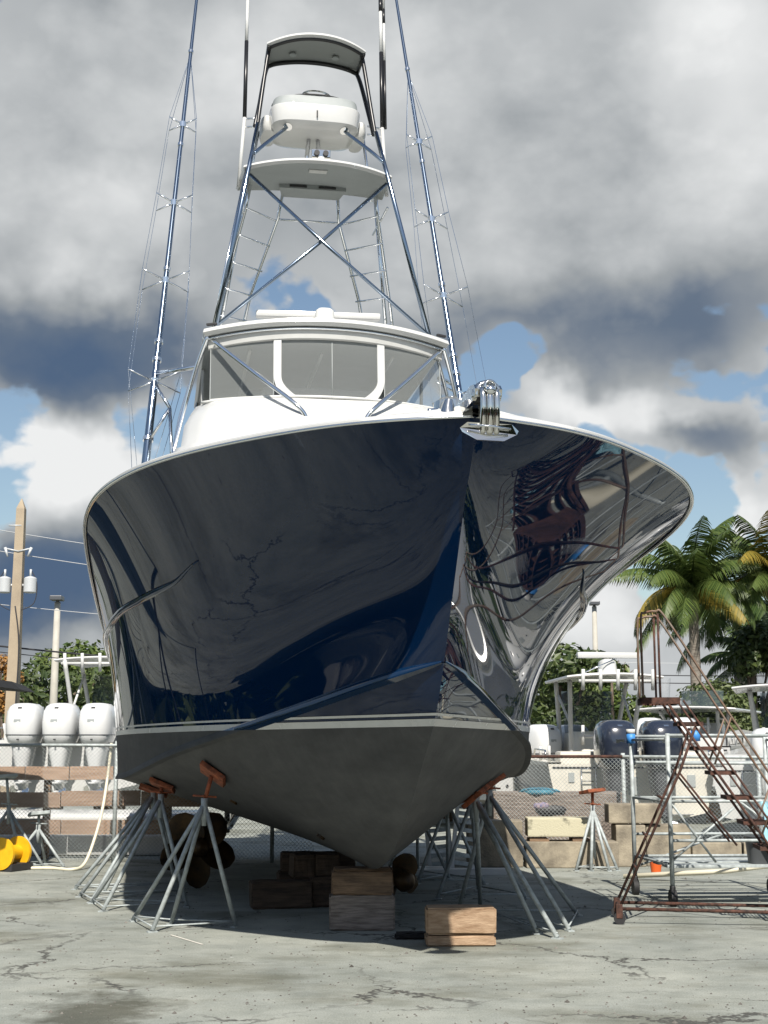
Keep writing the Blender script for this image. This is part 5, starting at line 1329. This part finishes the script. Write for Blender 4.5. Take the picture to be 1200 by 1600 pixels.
# a further boat, cables and odds and ends in the crowded right-hand row
a = at(1035, 1170, 31)
console_boat((a.x, 30.0, .55), R(-25), 'white boat with teal windscreen seen between the cream boat and the staircase', WHITE, 2, True, .7, top_z=1.95, radar=False, rods=False, roof=(1.15, 1.2, 3.4))
a = at(850, 1180, 27)
console_boat((a.x, 27.0, .35), R(30), 'white boat half hidden between the navy hull and the cream boat', WHITE, 2, True, .7, top_z=2.3, radar=False, roof=(.7, 1.4, 1.6))
for i, (px, py, w_, h_, m, lb) in enumerate(((842, 1236, .6, .10, mat('teal tarp', (.05, .22, .30), .7, var=.3, scale=6), 'teal tarpaulin bundle behind the fence beside the cream boat'), (858, 1262, .7, .2, TARDARK, 'black tyre-like bundle behind the fence above the scorched block'),
        (843, 1256, .35, .14, mat('mixed rags', (.45, .33, .33), .9, col2=(.12, .14, .3), scale=18), 'heap of coloured rags behind the fence'))):
    p = at(px, py, 20.6); rg_ = random.Random(i); b_ = MB()
    b_.loft([[(x * (1 + .12 * math.sin(3 * k + q)), y * (1 + .1 * math.cos(2 * k + q)), z) for k, (x, y, z) in enumerate(sup(0, 0, z0, w_ / 2 * f, .25 * f, 18, 2.3))] for q, (z0, f) in enumerate(((0, .9), (h_ * .4, 1.0), (h_ * .75, .8), (h_, .35)))])
    o = b_.build('bundle', m, None, smooth=True); o.location = (p.x, 20.6, p.z - h_ / 2); tag(o, lb, 'bundle')
pl_ = MB().box((2.55, 20.75, .52), (1.9, .7, .9), bev=.02).build('pallet_stack', WOOD_G); tag(pl_, 'grey pallet stack carrying the bundles behind the right fence', 'pallet')
# grit and a chalk line on the concrete
gr = MB(); rg_ = random.Random(3)
for k in range(2600):
    y = 7.6 + 13 * rg_.random() ** 1.5; x = rg_.uniform(-.31, .31) * y; r_ = rg_.uniform(.003, .011) * (1.0 if rg_.random() < .96 else 2.2); a = rg_.uniform(0, 6)
    c, d = math.cos(a) * r_, math.sin(a) * r_
    gr.add([(x + c, y + d, .001), (x - d, y + c, .001), (x - c * .8, y - d * .8, .001), (x + d, y - c, .001), (x, y, r_ * .8)], [(0, 1, 4), (1, 2, 4), (2, 3, 4), (3, 0, 4)])
tag(gr.build('grit', mat('grit', (.20, .19, .17), .95, col2=(.05, .045, .04), scale=1.7)), 'scattered grit and crumbs on the yard concrete', 'grit', kind='stuff')
cl = MB(); p0, p1, p2 = Vector((-1.86, 12.35, .004)), Vector((-1.50, 11.75, .004)), Vector((-1.62, 11.35, .004))
for a, b in ((p0, p1),):
    n_ = Vector((-(b - a).y, (b - a).x, 0)).normalized() * .012; cl.add([a - n_, a + n_, b + n_, b - n_], [(0, 1, 2, 3)])
struct(cl.build('ground_marking', mat('chalk', (.62, .60, .54), .9)))
for i, (x, y) in enumerate(((-.45, 4.2), (.55, 4.6), (-1.15, 5.6))):
    hit = BVH.ray_cast(Vector((x, y, .2)), Vector((0, 0, 1)), 3)
    if hit[0]: q = hit[0]; MB().tube([q + hit[1] * .0, q + (hit[1] if hit[1].z < 0 else -hit[1]) * .02], .04, 14).build('through_hull_fitting', BRONZE, BOTTOM, smooth=True, ang=40)
